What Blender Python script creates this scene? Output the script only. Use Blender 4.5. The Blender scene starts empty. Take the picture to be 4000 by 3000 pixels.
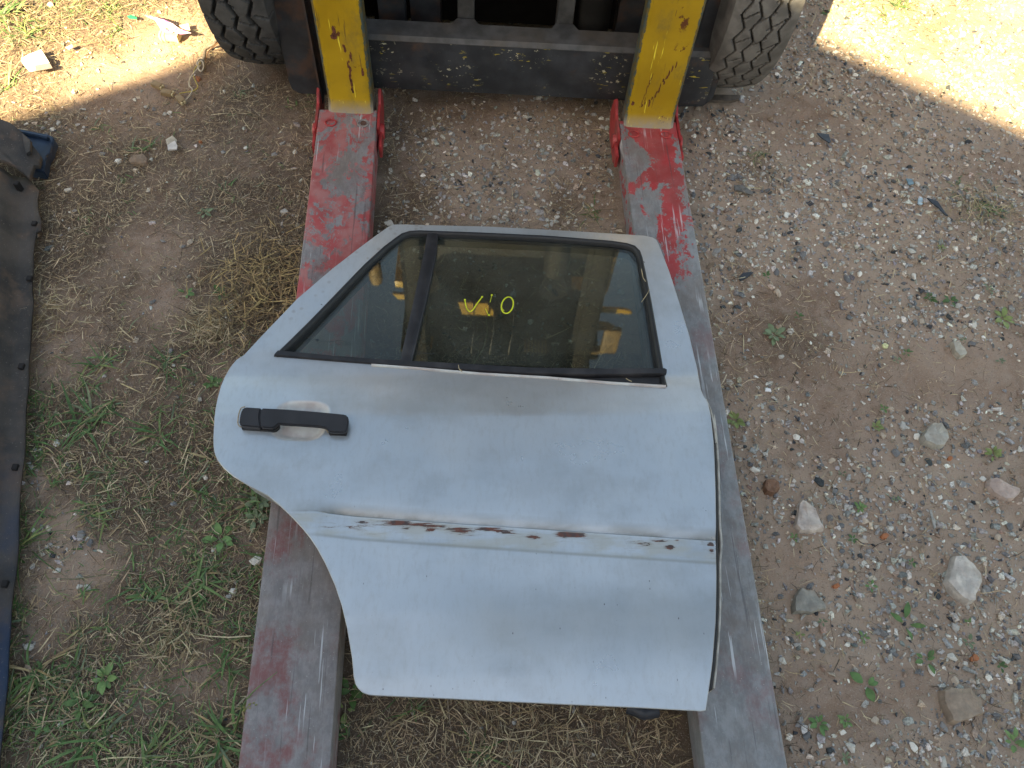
import bpy, bmesh, math, random
import numpy as np
from mathutils import Vector, Matrix, geometry
random.seed(7); RNG = np.random.default_rng(7)
C = bpy.context.scene.collection
S = bpy.context.scene
# ------------------------------------------------------------------ camera, sky, sun, exposure
CAM_H = 1.60; FPX = 3281.0; T = math.radians(29.8); A = math.radians(3.18)
UP = np.array([0, math.cos(T), math.sin(T)]); D0 = np.array([0, math.sin(T), -math.cos(T)]); X0 = np.array([1., 0, 0])
AX = D0*math.cos(A)+X0*math.sin(A); RT = X0*math.cos(A)-D0*math.sin(A)
cam_d = bpy.data.cameras.new('camera'); cam = bpy.data.objects.new('camera', cam_d); C.objects.link(cam)
cam_d.sensor_width = 36; cam_d.lens = 36*FPX/4000; cam_d.clip_start = .05; cam_d.clip_end = 300
cam.matrix_world = Matrix(((RT[0], UP[0], -AX[0], 0), (RT[1], UP[1], -AX[1], 0), (RT[2], UP[2], -AX[2], CAM_H), (0, 0, 0, 1)))
S.camera = cam
HX, HY, ELEV = .53, .848, math.radians(39)      # the way sunlight travels over the ground
w = bpy.data.worlds.new('World'); S.world = w; w.use_nodes = True
wn = w.node_tree.nodes; wl = w.node_tree.links
sky = wn.new('ShaderNodeTexSky'); sky.sky_type = 'NISHITA'; sky.sun_disc = False
sky.sun_elevation = ELEV; sky.sun_rotation = math.atan2(-HX, -HY) % (2*math.pi)
sky.air_density = 1.0; sky.dust_density = 1.0
bg = wn['Background']; bg.inputs['Strength'].default_value = .05
wb_ = wn.new('ShaderNodeMix'); wb_.data_type = 'RGBA'; wb_.blend_type = 'MULTIPLY'; wb_.inputs[0].default_value = 1; wb_.inputs[7].default_value = (1.17, 1.0, .75, 1)   # warm tint over the sky colour, standing in for white balance
wl.new(sky.outputs[0], wb_.inputs[6]); wl.new(wb_.outputs[2], bg.inputs[0])
sl = bpy.data.lights.new('sun', 'SUN'); sun = bpy.data.objects.new('sun', sl); C.objects.link(sun)
sl.energy = 4.0; sl.angle = math.radians(.53); sl.color = (1, .80, .46)
sun.rotation_euler = Vector((HX*math.cos(ELEV), HY*math.cos(ELEV), -math.sin(ELEV))).to_track_quat('-Z', 'Y').to_euler()
sun.location = (-5, -8, 9)
S.view_settings.view_transform = 'Standard'; S.view_settings.look = 'None'
S.view_settings.exposure = 3.05; S.view_settings.gamma = 1; S.view_settings.use_curve_mapping = False

def P(px, py, z=0.):
    "point at height z that the photograph shows at this place"
    v = AX*FPX+RT*(px-2000)-UP*(py-1500); s = (z-CAM_H)/v[2]
    return Vector((float(v[0]*s), float(v[1]*s), z))

# ------------------------------------------------------------------ helpers
def label(o, lab=None, cat=None, group=None, kind=None):
    if lab: o['label'] = lab
    if cat: o['category'] = cat
    if group: o['group'] = group
    if kind: o['kind'] = kind
    return o
def link_mesh(name, me, mat, parent=None, loc=None):
    o = bpy.data.objects.new(name, me); C.objects.link(o)
    if mat is not None:
        for m in (mat if isinstance(mat, (list, tuple)) else [mat]): me.materials.append(m)
    if parent: o.parent = parent
    if loc is not None: o.location = loc
    return o
def empty(name, loc, rz=0, **k):
    o = bpy.data.objects.new(name, None); C.objects.link(o); o.location = loc; o.rotation_euler[2] = rz
    o.empty_display_size = .05
    return label(o, **k)
def from_np(name, V, F, smooth=False, cols=None, colname='tint'):
    "V (n,3), F (m,k) with one k"
    me = bpy.data.meshes.new(name); V = np.asarray(V, dtype=np.float32); F = np.asarray(F, dtype=np.int32)
    me.vertices.add(len(V)); me.vertices.foreach_set('co', V.ravel())
    m, k = F.shape
    me.loops.add(m*k); me.loops.foreach_set('vertex_index', F.ravel())
    me.polygons.add(m); me.polygons.foreach_set('loop_start', np.arange(0, m*k, k, dtype=np.int32))
    me.polygons.foreach_set('loop_total', np.full(m, k, dtype=np.int32))
    me.polygons.foreach_set('use_smooth', np.full(m, smooth))
    if cols is not None:
        a = me.color_attributes.new(colname, 'FLOAT_COLOR', 'POINT')
        c = np.ones((len(V), 4), dtype=np.float32); c[:, :3] = cols; a.data.foreach_set('color', c.ravel())
    me.update(calc_edges=True); return me
def to_mesh(bm, name, smooth=None):
    me = bpy.data.meshes.new(name)
    bmesh.ops.recalc_face_normals(bm, faces=bm.faces)
    bm.to_mesh(me); bm.free()
    if smooth is not None:
        for p in me.polygons: p.use_smooth = True
        if smooth < 180: me.set_sharp_from_angle(angle=math.radians(smooth))
    return me
def add_box(bm, lo, hi, bev=0, rot=None, seg=2):
    c = [(a+b)/2 for a, b in zip(lo, hi)]; s = [abs(b-a) for a, b in zip(lo, hi)]
    t = bmesh.new(); bmesh.ops.create_cube(t, size=1, matrix=Matrix.Diagonal((*s, 1)))
    if bev: bmesh.ops.bevel(t, geom=t.edges[:], offset=min(bev, min(s)*.45), segments=seg, affect='EDGES', profile=.6)
    M = Matrix.Translation(c) @ (rot.to_4x4() if rot else Matrix())
    t.transform(M); me = bpy.data.meshes.new('t'); t.to_mesh(me); t.free(); bm.from_mesh(me); bpy.data.meshes.remove(me)
def add_cyl(bm, a, b, r, r2=None, seg=16, caps=True):
    a, b = Vector(a), Vector(b); d = b-a
    t = bmesh.new(); bmesh.ops.create_cone(t, cap_ends=caps, segments=seg, radius1=r, radius2=r if r2 is None else r2, depth=d.length)
    t.transform(Matrix.Translation((a+b)/2) @ d.to_track_quat('Z', 'Y').to_matrix().to_4x4())
    me = bpy.data.meshes.new('t'); t.to_mesh(me); t.free(); bm.from_mesh(me); bpy.data.meshes.remove(me)
def add_prism(bm, pts, z0, z1, bev=0):
    "polygon pts (x,y) extruded z0..z1 (z may be lists per point)"
    n = len(pts); Z0 = z0 if hasattr(z0, '__len__') else [z0]*n; Z1 = z1 if hasattr(z1, '__len__') else [z1]*n
    t = bmesh.new()
    lo = [t.verts.new((p[0], p[1], Z0[i])) for i, p in enumerate(pts)]; hi = [t.verts.new((p[0], p[1], Z1[i])) for i, p in enumerate(pts)]
    t.faces.new(hi); t.faces.new(lo[::-1])
    for i in range(n): t.faces.new((lo[i], lo[(i+1) % n], hi[(i+1) % n], hi[i]))
    bmesh.ops.recalc_face_normals(t, faces=t.faces)
    if bev: bmesh.ops.bevel(t, geom=t.edges[:], offset=bev, segments=2, affect='EDGES', clamp_overlap=True)
    me = bpy.data.meshes.new('t'); t.to_mesh(me); t.free(); bm.from_mesh(me); bpy.data.meshes.remove(me)
def tube_np(pts, r, seg=6, taper=None, closed=False):
    pts = [Vector(p) for p in pts]; n = len(pts); V = []; F = []
    for i, p in enumerate(pts):
        a = pts[(i-1) % n] if (closed or i) else pts[0]; b = pts[(i+1) % n] if (closed or i < n-1) else pts[-1]
        d = (b-a); d = d.normalized() if d.length > 1e-9 else Vector((1, 0, 0))
        s = d.cross(Vector((0, 0, 1))); s = s.normalized() if s.length > 1e-4 else Vector((1, 0, 0)); u = s.cross(d)
        rr = r*(taper[i] if taper is not None else 1)
        for k in range(seg):
            an = 2*math.pi*k/seg; V.append(p+(s*math.cos(an)+u*math.sin(an))*rr)
    for i in range(n if closed else n-1):
        for k in range(seg):
            j = (i+1) % n; F.append((i*seg+k, i*seg+(k+1) % seg, j*seg+(k+1) % seg, j*seg+k))
    return [tuple(v) for v in V], F
def tube(name, pts, r, mat, parent=None, seg=6, taper=None, closed=False):
    V, F = tube_np(pts, r, seg, taper, closed)
    return link_mesh(name, from_np(name, V, F, True), mat, parent)
def smooth_path(pts, n=6):
    out = []; q = [Vector(p) for p in pts]; q = [q[0]*2-q[1]]+q+[q[-1]*2-q[-2]]
    for i in range(1, len(q)-2):
        for k in range(n):
            t = k/n; a, b, c, d = q[i-1:i+3]
            out.append(.5*((2*b)+(c-a)*t+(2*a-5*b+4*c-d)*t*t+(3*b-a-3*c+d)*t**3))
    out.append(q[-2]); return out
# value noise on numpy arrays
_L = np.random.default_rng(99).random((8, 256, 256)).astype(np.float32)
def vn(x, y, s, seed=0):
    x = np.asarray(x, dtype=np.float64)/s+seed*13.7+500; y = np.asarray(y, dtype=np.float64)/s+seed*7.3+500
    xi = np.floor(x).astype(int); yi = np.floor(y).astype(int); fx = x-xi; fy = y-yi
    fx = fx*fx*(3-2*fx); fy = fy*fy*(3-2*fy); L = _L[seed % 8]
    g = lambda i, j: L[i & 255, j & 255]
    return (g(xi, yi)*(1-fx)+g(xi+1, yi)*fx)*(1-fy)+(g(xi, yi+1)*(1-fx)+g(xi+1, yi+1)*fx)*fy
def fbm(x, y, s, seed=0, o=4):
    t = 0; a = .5; n = 0
    for k in range(o): t = t+a*vn(x, y, s/2**k, seed+k); n += a; a *= .5
    return t/n
def sstep(a, b, x):
    t = np.clip((x-a)/(b-a), 0, 1); return t*t*(3-2*t)
def inside(px, py, poly):
    poly = np.asarray(poly)[:, :2]; r = np.zeros(px.shape, bool); n = len(poly)
    for i in range(n):
        x1, y1 = poly[i]; x2, y2 = poly[(i+1) % n]
        c = ((y1 > py) != (y2 > py)) & (px < (x2-x1)*(py-y1)/((y2-y1) if y2 != y1 else 1e-12)+x1); r ^= c
    return r
def dist_poly(px, py, poly, closed=True):
    poly = np.asarray(poly)[:, :2]; d = np.full(px.shape, 1e9); n = len(poly)
    for i in range(n if closed else n-1):
        a = poly[i]; b = poly[(i+1) % n]; ab = b-a; L = max((ab**2).sum(), 1e-12)
        t = np.clip(((px-a[0])*ab[0]+(py-a[1])*ab[1])/L, 0, 1)
        d = np.minimum(d, np.hypot(px-a[0]-t*ab[0], py-a[1]-t*ab[1]))
    return d

# ------------------------------------------------------------------ materials
class M:
    def __init__(s, name, rough=.6, metal=0., spec=.5):
        s.m = bpy.data.materials.new(name); s.m.use_nodes = True; s.t = s.m.node_tree; s.n = s.t.nodes; s.b = s.n['Principled BSDF']
        s.b.inputs['Roughness'].default_value = rough; s.b.inputs['Metallic'].default_value = metal; s.b.inputs['Specular IOR Level'].default_value = spec
        s.co = s.n.new('ShaderNodeTexCoord').outputs['Object']
    def set(s, sock, v):
        if hasattr(v, 'is_linked') or isinstance(v, bpy.types.NodeSocket): s.t.links.new(v, sock)
        else: sock.default_value = (*v, 1) if (isinstance(v, tuple) and len(v) == 3 and sock.type == 'RGBA') else v
    def map(s, sc=(1, 1, 1), loc=(0, 0, 0), rot=(0, 0, 0), v=None):
        n = s.n.new('ShaderNodeMapping'); n.inputs['Scale'].default_value = sc; n.inputs['Location'].default_value = loc; n.inputs['Rotation'].default_value = rot
        s.set(n.inputs[0], v or s.co); return n.outputs[0]
    def noise(s, sc, det=4, v=None, rough=.55, dist=0.):
        n = s.n.new('ShaderNodeTexNoise'); s.set(n.inputs['Vector'], v or s.co); n.inputs['Scale'].default_value = sc
        n.inputs['Detail'].default_value = det; n.inputs['Roughness'].default_value = rough; n.inputs['Distortion'].default_value = dist; return n.outputs[0]
    def vor(s, sc, v=None, out='Distance', feat='F1', rnd=1.):
        n = s.n.new('ShaderNodeTexVoronoi'); n.feature = feat; s.set(n.inputs['Vector'], v or s.co); n.inputs['Scale'].default_value = sc
        n.inputs['Randomness'].default_value = rnd; return n.outputs[out]
    def sm(s, f, a, b, lo=0., hi=1.):
        n = s.n.new('ShaderNodeMapRange'); n.interpolation_type = 'SMOOTHSTEP' if a < b else 'LINEAR'; s.set(n.inputs[0], f)
        for i, q in enumerate((a, b, lo, hi)): n.inputs[i+1].default_value = q
        return n.outputs[0]
    def ma(s, op, a, b=0.):
        n = s.n.new('ShaderNodeMath'); n.operation = op; n.use_clamp = False; s.set(n.inputs[0], a); s.set(n.inputs[1], b); return n.outputs[0]
    def mix(s, f, a, b, mode='MIX'):
        n = s.n.new('ShaderNodeMix'); n.data_type = 'RGBA'; n.blend_type = mode; s.set(n.inputs[0], f); s.set(n.inputs[6], a); s.set(n.inputs[7], b); return n.outputs[2]
    def attr(s, name, out='Fac'):
        n = s.n.new('ShaderNodeAttribute'); n.attribute_name = name; return n.outputs[out]
    def xyz(s, i, v=None):
        n = s.n.new('ShaderNodeSeparateXYZ'); s.set(n.inputs[0], v or s.co); return n.outputs[i]
    def col(s, c): s.set(s.b.inputs['Base Color'], c); return s
    def rough(s, c): s.set(s.b.inputs['Roughness'], c); return s
    def bump(s, h, st=.3, d=.002):
        n = s.n.new('ShaderNodeBump'); n.inputs['Strength'].default_value = st; n.inputs['Distance'].default_value = d; s.set(n.inputs['Height'], h)
        s.t.links.new(n.outputs[0], s.b.inputs['Normal']); return s
def plain(name, c, rough=.6, metal=0., var=.25, sc=60, bump=.0, spec=.5, dirt=None):
    m = M(name, rough, metal, spec); n = m.noise(sc, 4)
    k = m.mix(m.sm(n, .3, .7), tuple(q*(1-var) for q in c), tuple(min(1, q*(1+var)) for q in c))
    if dirt: k = m.mix(m.sm(m.noise(sc*.3, 5), .45, .75, 0, .7), k, dirt)
    m.col(k)
    if bump: m.bump(m.noise(sc*3, 4), bump, .001)
    return m.m

# ------------------------------------------------------------------ the ground: masks, sheet
def bl(px, py, r, X, Y, asp=1.):
    p = P(px, py); return np.exp(-(((X-p.x)/(r*asp))**2+((Y-p.y)/r)**2))
def masks(X, Y):
    X = np.asarray(X, float); Y = np.asarray(Y, float)
    n1 = fbm(X, Y, .35, 1); n2 = fbm(X, Y, .12, 3); n3 = fbm(X, Y, .6, 5)
    left = 1-sstep(-.42, -.2, X); right = sstep(.45, .62, X); mid = (1-left)*(1-right)
    low = 1-sstep(.9, 1.1, Y)
    bare = 0
    for (a, b, r, asp, k) in [(580, 950, .09, 1.3, .8), (620, 1190, .07, 1, .8), (1000, 640, .06, 1, .3), (230, 2050, .07, 1, .9), (300, 2230, .09, 1, .9), (120, 1900, .05, 1, .8), (760, 2640, .07, 1.2, .7),
                      (560, 2700, .06, 1, .6), (1000, 2150, .05, 1, .4), (260, 1180, .04, 1, .5), (700, 2100, .05, 1, .4), (480, 300, .14, 1.6, .9), (620, 150, .12, 1.4, .8), (180, 2480, .05, 1, .6), (900, 1480, .05, 1, .4)]:
        bare = np.maximum(bare, k*bl(a, b, r, X, Y, asp))
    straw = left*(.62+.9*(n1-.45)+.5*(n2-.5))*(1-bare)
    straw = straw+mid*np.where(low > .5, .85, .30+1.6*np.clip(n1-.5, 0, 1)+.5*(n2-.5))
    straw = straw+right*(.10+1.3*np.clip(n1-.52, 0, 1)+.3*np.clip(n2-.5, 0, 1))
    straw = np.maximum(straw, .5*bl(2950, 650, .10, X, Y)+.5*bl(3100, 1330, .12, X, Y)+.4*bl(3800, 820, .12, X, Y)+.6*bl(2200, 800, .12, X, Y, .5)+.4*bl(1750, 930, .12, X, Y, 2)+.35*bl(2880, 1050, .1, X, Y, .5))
    g = right*(.50+1.5*(n3-.45)+1.5*(n2-.5))
    for (a, b, r, asp, k) in [(3850, 1150, .16, 1, .6), (3500, 2050, .12, 1.4, .5), (3800, 2250, .12, 1, .6), (3700, 1800, .10, 1.4, .4), (3200, 250, .16, 1, .5), (3180, 720, .12, 1, .3), (3450, 2450, .12, 1, .3), (2950, 950, .14, .6, .4), (3450, 800, .16, 1.2, .3), (3900, 2900, .12, 1, .4)]:
        g = g+right*k*bl(a, b, r, X, Y, asp)
    for (a, b, r, asp, k) in [(3050, 1150, .07, 1.6, .6), (3400, 1530, .07, 2., .6), (3300, 1760, .08, 1.6, .5), (3330, 480, .10, 1.4, .6), (3700, 1480, .08, 1.6, .4), (3080, 2170, .09, 1, .6), (3250, 2680, .10, 1.5, .6), (3720, 1940, .06, 2, .5), (3000, 2250, .07, 1, .5), (3050, 600, .08, 1, .4), (3400, 620, .08, 2, .4), (3570, 2620, .07, 1, .4)]:
        g = g-right*k*bl(a, b, r, X, Y, asp)
    gm = 0
    for (a, b, r, asp, k) in [(1850, 720, .10, 1.3, .8), (1700, 560, .08, 1.2, .6), (2150, 520, .10, 1.5, .75), (2150, 700, .10, 1., .5), (1950, 640, .12, 1.5, .5), (1650, 850, .08, 1, .4), (2350, 640, .08, 1, .5), (2050, 850, .10, 2, .55), (2380, 900, .06, 1, .5)]:
        gm = np.maximum(gm, k*bl(a, b, r, X, Y, asp))
    g = g+mid*(1-low)*(gm*1.25+.15)+mid*low*.05
    gl = .03
    for (a, b, r, k) in [(1150, 820, .06, .3), (1240, 480, .05, .3), (220, 480, .05, .5), (250, 900, .05, .3), (400, 450, .06, .3), (230, 2150, .05, .7), (330, 2090, .04, .5), (120, 1820, .05, .6), (1150, 600, .06, .2), (880, 1780, .03, .4), (560, 620, .05, .2), (150, 2500, .03, .3), (500, 200, .2, .15)]:
        gl = np.maximum(gl, k*bl(a, b, r, X, Y))
    g = g+left*gl
    gr = (left*(1-sstep(.75, 1.15, Y)))*(.25+2.6*np.clip(fbm(X, Y, .2, 2)-.45, 0, 1))+left*.06*(n2 > .5)
    gr = gr+.5*left*sstep(1.9, 2.3, Y)*(1-sstep(-1.1, -.8, X))
    gr = np.clip(gr*(1-bare*.8)+.6*bl(3850, 800, .06, X, Y)+.3*bl(3450, 30, .15, X, Y), 0, 1)
    return np.clip(straw, 0, 1), np.clip(g, 0, 1), gr
def ground_h(X, Y):
    return .010*(fbm(X, Y, .5, 2)-.5)+.007*(fbm(X, Y, .10, 4)-.5)+.004*(vn(X, Y, .02, 6)-.5)+.002*(vn(X, Y, .009, 7)-.5)-.004
gx = np.concatenate([-1.75-np.geomspace(.02, 60, 26)[::-1], np.arange(-1.75, 2.25, .009), 2.25+np.geomspace(.02, 60, 26)])
gy = np.concatenate([-.35-np.geomspace(.02, 60, 26)[::-1], np.arange(-.35, 3.1, .009), 3.1+np.geomspace(.02, 60, 26)])
GX, GY = np.meshgrid(gx, gy); GZ = ground_h(GX, GY); GZ[(abs(GX) > 3) | (abs(GY) > 4)] = -.004
st, gv, gr = masks(GX, GY); nx = len(gx)
idx = np.arange(GX.size).reshape(GX.shape)
Fq = np.stack([idx[:-1, :-1], idx[:-1, 1:], idx[1:, 1:], idx[1:, :-1]], -1).reshape(-1, 4)
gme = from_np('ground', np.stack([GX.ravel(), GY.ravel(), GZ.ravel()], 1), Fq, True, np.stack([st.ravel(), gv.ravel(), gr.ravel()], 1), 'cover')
gm = M('dirt', .95, 0, .2)
cov = gm.attr('cover', 'Color'); csep = gm.n.new('ShaderNodeSeparateColor'); gm.set(csep.inputs[0], cov)
c = gm.mix(gm.sm(gm.noise(3.2, 6), .35, .68), (.225, .152, .106), (.335, .24, .172))
c = gm.mix(gm.sm(gm.noise(28, 6, rough=.65), .35, .7), c, gm.mix(.5, c, (.38, .30, .24)))
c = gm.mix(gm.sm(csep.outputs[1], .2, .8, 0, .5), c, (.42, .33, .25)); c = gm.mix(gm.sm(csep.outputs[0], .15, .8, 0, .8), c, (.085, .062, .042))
c = gm.mix(gm.sm(gm.noise(7, 4), .6, .75, 0, .35), c, (.16, .08, .04))
gs = gm.noise(420, 3)
c = gm.mix(gm.sm(gs, .58, .70, 0, .75), c, (.42, .37, .31))
c = gm.mix(gm.sm(gm.noise(300, 3, gm.map(loc=(5, 5, 0))), .60, .72, 0, .7), c, (.07, .05, .04))
gm.col(c); gm.bump(gm.ma('ADD', gm.noise(120, 6, rough=.7), gm.ma('MULTIPLY', gs, .4)), .7, .004)
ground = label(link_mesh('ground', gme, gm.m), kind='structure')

def tint_mat(name, rough=.8, spec=.3, var=.25, sc=200, bump=0, trans=0):
    m = M(name, rough, 0, spec); t = m.attr('tint', 'Color')
    m.col(m.mix(m.sm(m.noise(sc, 4), .3, .7), m.mix(1., t, (1-var,)*3, 'MULTIPLY'), m.mix(1., t, (1+var,)*3, 'MULTIPLY')))
    if bump: m.bump(m.noise(sc*2, 5, rough=.65), bump, .001)
    return m.m
STRAW = tint_mat('dry_straw', .75, .3, .2); STONE = tint_mat('stone', .85, .3, .3, 260, .5); GREEN = tint_mat('leaf', .55, .4, .2, 90)
XR = (-1.75, 2.25); YR = (-.35, 3.1)
# blocked footprints: no litter where things press on the ground
BLOCK = [(-.37, -.21, -.4, 1.66), (.383, .545, -.4, 1.64), (-.6, -.43, 1.85, 2.4), (.58, .75, 1.8, 2.4)]
def free(X, Y):
    k = np.ones(X.shape, bool)
    for a, b, c_, d in BLOCK: k &= ~((X > a) & (X < b) & (Y > c_) & (Y < d))
    return k
def sample(n, which, power=1., thin=True):
    out = []; tot = 0
    while tot < n:
        X = RNG.uniform(*XR, 60000); Y = RNG.uniform(*YR, 60000); m = masks(X, Y)[which]**power
        k = (RNG.random(60000) < m) & free(X, Y); out.append(np.stack([X[k], Y[k]], 1)); tot += k.sum()
    return np.concatenate(out)[:n]
def blades(P0, length, width, z0, lift, ang, cols, curve=.4, seg=3, droop=0.):
    "flat bent strips; arrays of n"
    n = len(P0); V = np.zeros((n, seg+1, 2, 3), np.float32); a = ang.copy(); p = np.concatenate([P0, z0[:, None]], 1)
    ks = RNG.normal(0, curve, n); prof = [.7, 1, .9, .45, .1] if seg > 2 else [.8, 1, .5]
    prof = np.interp(np.linspace(0, 1, seg+1), np.linspace(0, 1, len(prof)), prof)
    up = lift.copy()
    for i in range(seg+1):
        sx = -np.sin(a); sy = np.cos(a); tw = RNG.normal(0, .25, n)
        for j, sg in enumerate((-.5, .5)):
            ww = width*prof[i]*sg
            V[:, i, j, 0] = p[:, 0]+sx*ww; V[:, i, j, 1] = p[:, 1]+sy*ww; V[:, i, j, 2] = p[:, 2]+ww*tw
        p[:, 0] += np.cos(a)*np.cos(up)*length/seg; p[:, 1] += np.sin(a)*np.cos(up)*length/seg; p[:, 2] += np.sin(up)*length/seg
        a = a+ks/seg; up = up-droop/seg*2
    V = V.reshape(-1, 3); b = (np.arange(n)*(seg+1)*2)[:, None, None]
    q = np.array([[2*i, 2*i+1, 2*i+3, 2*i+2] for i in range(seg)])[None]
    return V, (b+q).reshape(-1, 4), np.repeat(cols, (seg+1)*2, 0)
def pal(n, cols, wts, jit=.12):
    cols = np.array(cols); i = RNG.choice(len(cols), n, p=np.array(wts)/sum(wts)); return cols[i]*(1+RNG.normal(0, jit, (n, 1)))*(1+RNG.normal(0, .03, (n, 3)))
# fine chaff
def litter(n, power, lm, ls, wm, zmax, cols, wts, seg=2, curve=.5, which=0):
    Q = sample(n, which, power); L = np.clip(RNG.lognormal(math.log(lm), ls, n), .004, .12)
    W = RNG.uniform(.6, 1.3, n)*wm; z = ground_h(Q[:, 0], Q[:, 1])+RNG.uniform(.001, zmax, n); li = RNG.normal(0, .12, n)
    return blades(Q, L, W, z, li, RNG.uniform(0, 2*math.pi, n), pal(n, cols, wts), curve, seg)
SC = [(.43, .33, .20), (.30, .22, .135), (.155, .11, .07), (.55, .45, .29), (.26, .22, .155), (.075, .056, .038)]
parts = [litter(165000, 1.1, .011, .55, .0011, .009, SC, [3, 4, 4, 1.2, 2, 3]),
         litter(56000, 1.25, .019, .5, .0014, .013, SC, [3.5, 4, 3, 2.2, 2, 1.5], 3, .8),
         litter(3600, 1.1, .038, .4, .0022, .016, SC, [3, 2, 1, 4, 1, .3], 3, .25)]
# golden straw heap by the left sleeve
hp = P(1020, 1120); n = 900
Q = np.stack([RNG.normal(hp.x+.02, .065, n), RNG.normal(hp.y, .075, n)], 1)
Q = Q[free(Q[:, 0], Q[:, 1])]; n = len(Q)
parts.append(blades(Q, RNG.uniform(.02, .07, n), RNG.uniform(.0015, .003, n), RNG.uniform(.006, .028, n), RNG.normal(0, .15, n), RNG.uniform(0, 6.28, n), pal(n, [(.40, .29, .13), (.29, .205, .10), (.17, .12, .065), (.08, .056, .035)], [3, 3, 3, 2]), .25, 3))
for (px, py, cnt, sp) in [(811, 1286, 320, .030), (190, 1230, 200, .04), (690, 2500, 160, .03), (3830, 830, 130, .06), (2300, 1000, 140, .05), (1900, 2860, 400, .13), (2050, 2800, 300, .10)]:
    q = P(px, py); Q = np.stack([RNG.normal(q.x, sp, cnt), RNG.normal(q.y, sp, cnt)], 1)
    parts.append(blades(Q, RNG.uniform(.015, .05, cnt), RNG.uniform(.0012, .0022, cnt), RNG.uniform(.004, .02, cnt), RNG.normal(.1, .2, cnt), RNG.uniform(0, 6.28, cnt), pal(cnt, [(.44, .36, .22), (.3, .23, .13), (.2, .15, .08)], [3, 3, 2]), .4, 3))
def join(parts):
    V = []; F = []; K = []; o = 0
    for v, f, k in parts: V.append(v); F.append(f+o); K.append(k); o += len(v)
    return np.concatenate(V), np.concatenate(F), np.clip(np.concatenate(K), 0, 1)
V, F, K = join(parts)
label(link_mesh('dry_straw_litter', from_np('straw', V, F, False, K), STRAW), 'brown dry straw and chaff strewn over the dirt', 'straw', kind='stuff')
# stones ------------------------------------------------------------
def hull(n, seed, flat=.7):
    r = random.Random(seed); bm = bmesh.new()
    for _ in range(n):
        v = Vector((r.gauss(0, 1), r.gauss(0, 1), r.gauss(0, 1))).normalized()*r.uniform(.8, 1); bm.verts.new((v.x, v.y*r.uniform(.75, 1), v.z*flat))
    g = bmesh.ops.convex_hull(bm, input=bm.verts); bmesh.ops.delete(bm, geom=[q for q in g['geom_interior'] if isinstance(q, bmesh.types.BMVert)], context='VERTS')
    bmesh.ops.recalc_face_normals(bm, faces=bm.faces); bm.verts.index_update()
    bmesh.ops.triangulate(bm, faces=bm.faces); v = np.array([q.co[:] for q in bm.verts]); f = np.array([[q.index for q in p.verts] for p in bm.faces]); bm.free(); return v, f
def stones(Q, size, protos, cols, sink=.35):
    out = []; pick = RNG.integers(0, len(protos), len(Q))
    for k, (v, f) in enumerate(protos):
        s = pick == k; m = s.sum()
        if not m: continue
        a = RNG.uniform(0, 6.28, m); tx = RNG.normal(0, .35, m); ca, sa = np.cos(a), np.sin(a); c2, s2 = np.cos(tx), np.sin(tx)
        sc = size[s][:, None]*RNG.uniform(.75, 1.2, (m, 3))*np.array([1.15, .9, .85])
        p = v[None]*sc[:, None, :]
        y = p[..., 1]*c2[:, None]-p[..., 2]*s2[:, None]; z = p[..., 1]*s2[:, None]+p[..., 2]*c2[:, None]; x = p[..., 0]
        X = x*ca[:, None]-y*sa[:, None]+Q[s, 0][:, None]; Y = x*sa[:, None]+y*ca[:, None]+Q[s, 1][:, None]
        Z = z+(ground_h(Q[s, 0], Q[s, 1])+size[s]*.7*sink)[:, None]
        V = np.stack([X, Y, Z], -1).reshape(-1, 3); F = (f[None]+(np.arange(m)*len(v))[:, None, None]).reshape(-1, 3)
        out.append((V, F, np.repeat(cols[s], len(v), 0)))
    return join(out)
PR = [hull(random.Random(i).choice([9, 10, 11, 12]), i, random.Random(i+50).uniform(.6, .95)) for i in range(26)]
PS = [hull(6, i+80, .8) for i in range(10)]
GC = [(.38, .365, .33), (.27, .265, .255), (.49, .465, .41), (.16, .16, .16), (.45, .37, .285), (.66, .63, .56), (.31, .235, .175), (.055, .06, .065)]
GW = [4, 4, 3, 2.5, 2, 1.3, 2, .8]
Q = sample(44000, 1, 1.05); n = len(Q); sz = np.clip(RNG.lognormal(math.log(.0045), .42, n), .0018, .0115)
V, F, K = stones(Q, sz, PR, pal(n, GC, GW, .15))
label(link_mesh('gravel', from_np('gravel', V, F, False, K), STONE), 'grey crushed limestone gravel scattered over the pinkish dirt', 'gravel', kind='stuff')
Q = sample(15000, 1, .8); Q2 = np.stack([RNG.uniform(*XR, 11000), RNG.uniform(*YR, 11000)], 1); Q = np.concatenate([Q, Q2[free(Q2[:, 0], Q2[:, 1])]]); n = len(Q)
V, F, K = stones(Q, RNG.uniform(.0008, .0021, n), PS, pal(n, GC+[(.32, .24, .18), (.2, .14, .1)], GW+[5, 4], .15))
label(link_mesh('grit', from_np('grit', V, F, False, K), STONE), 'fine grit and crumbs of dirt on the ground', 'grit', kind='stuff')
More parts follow.
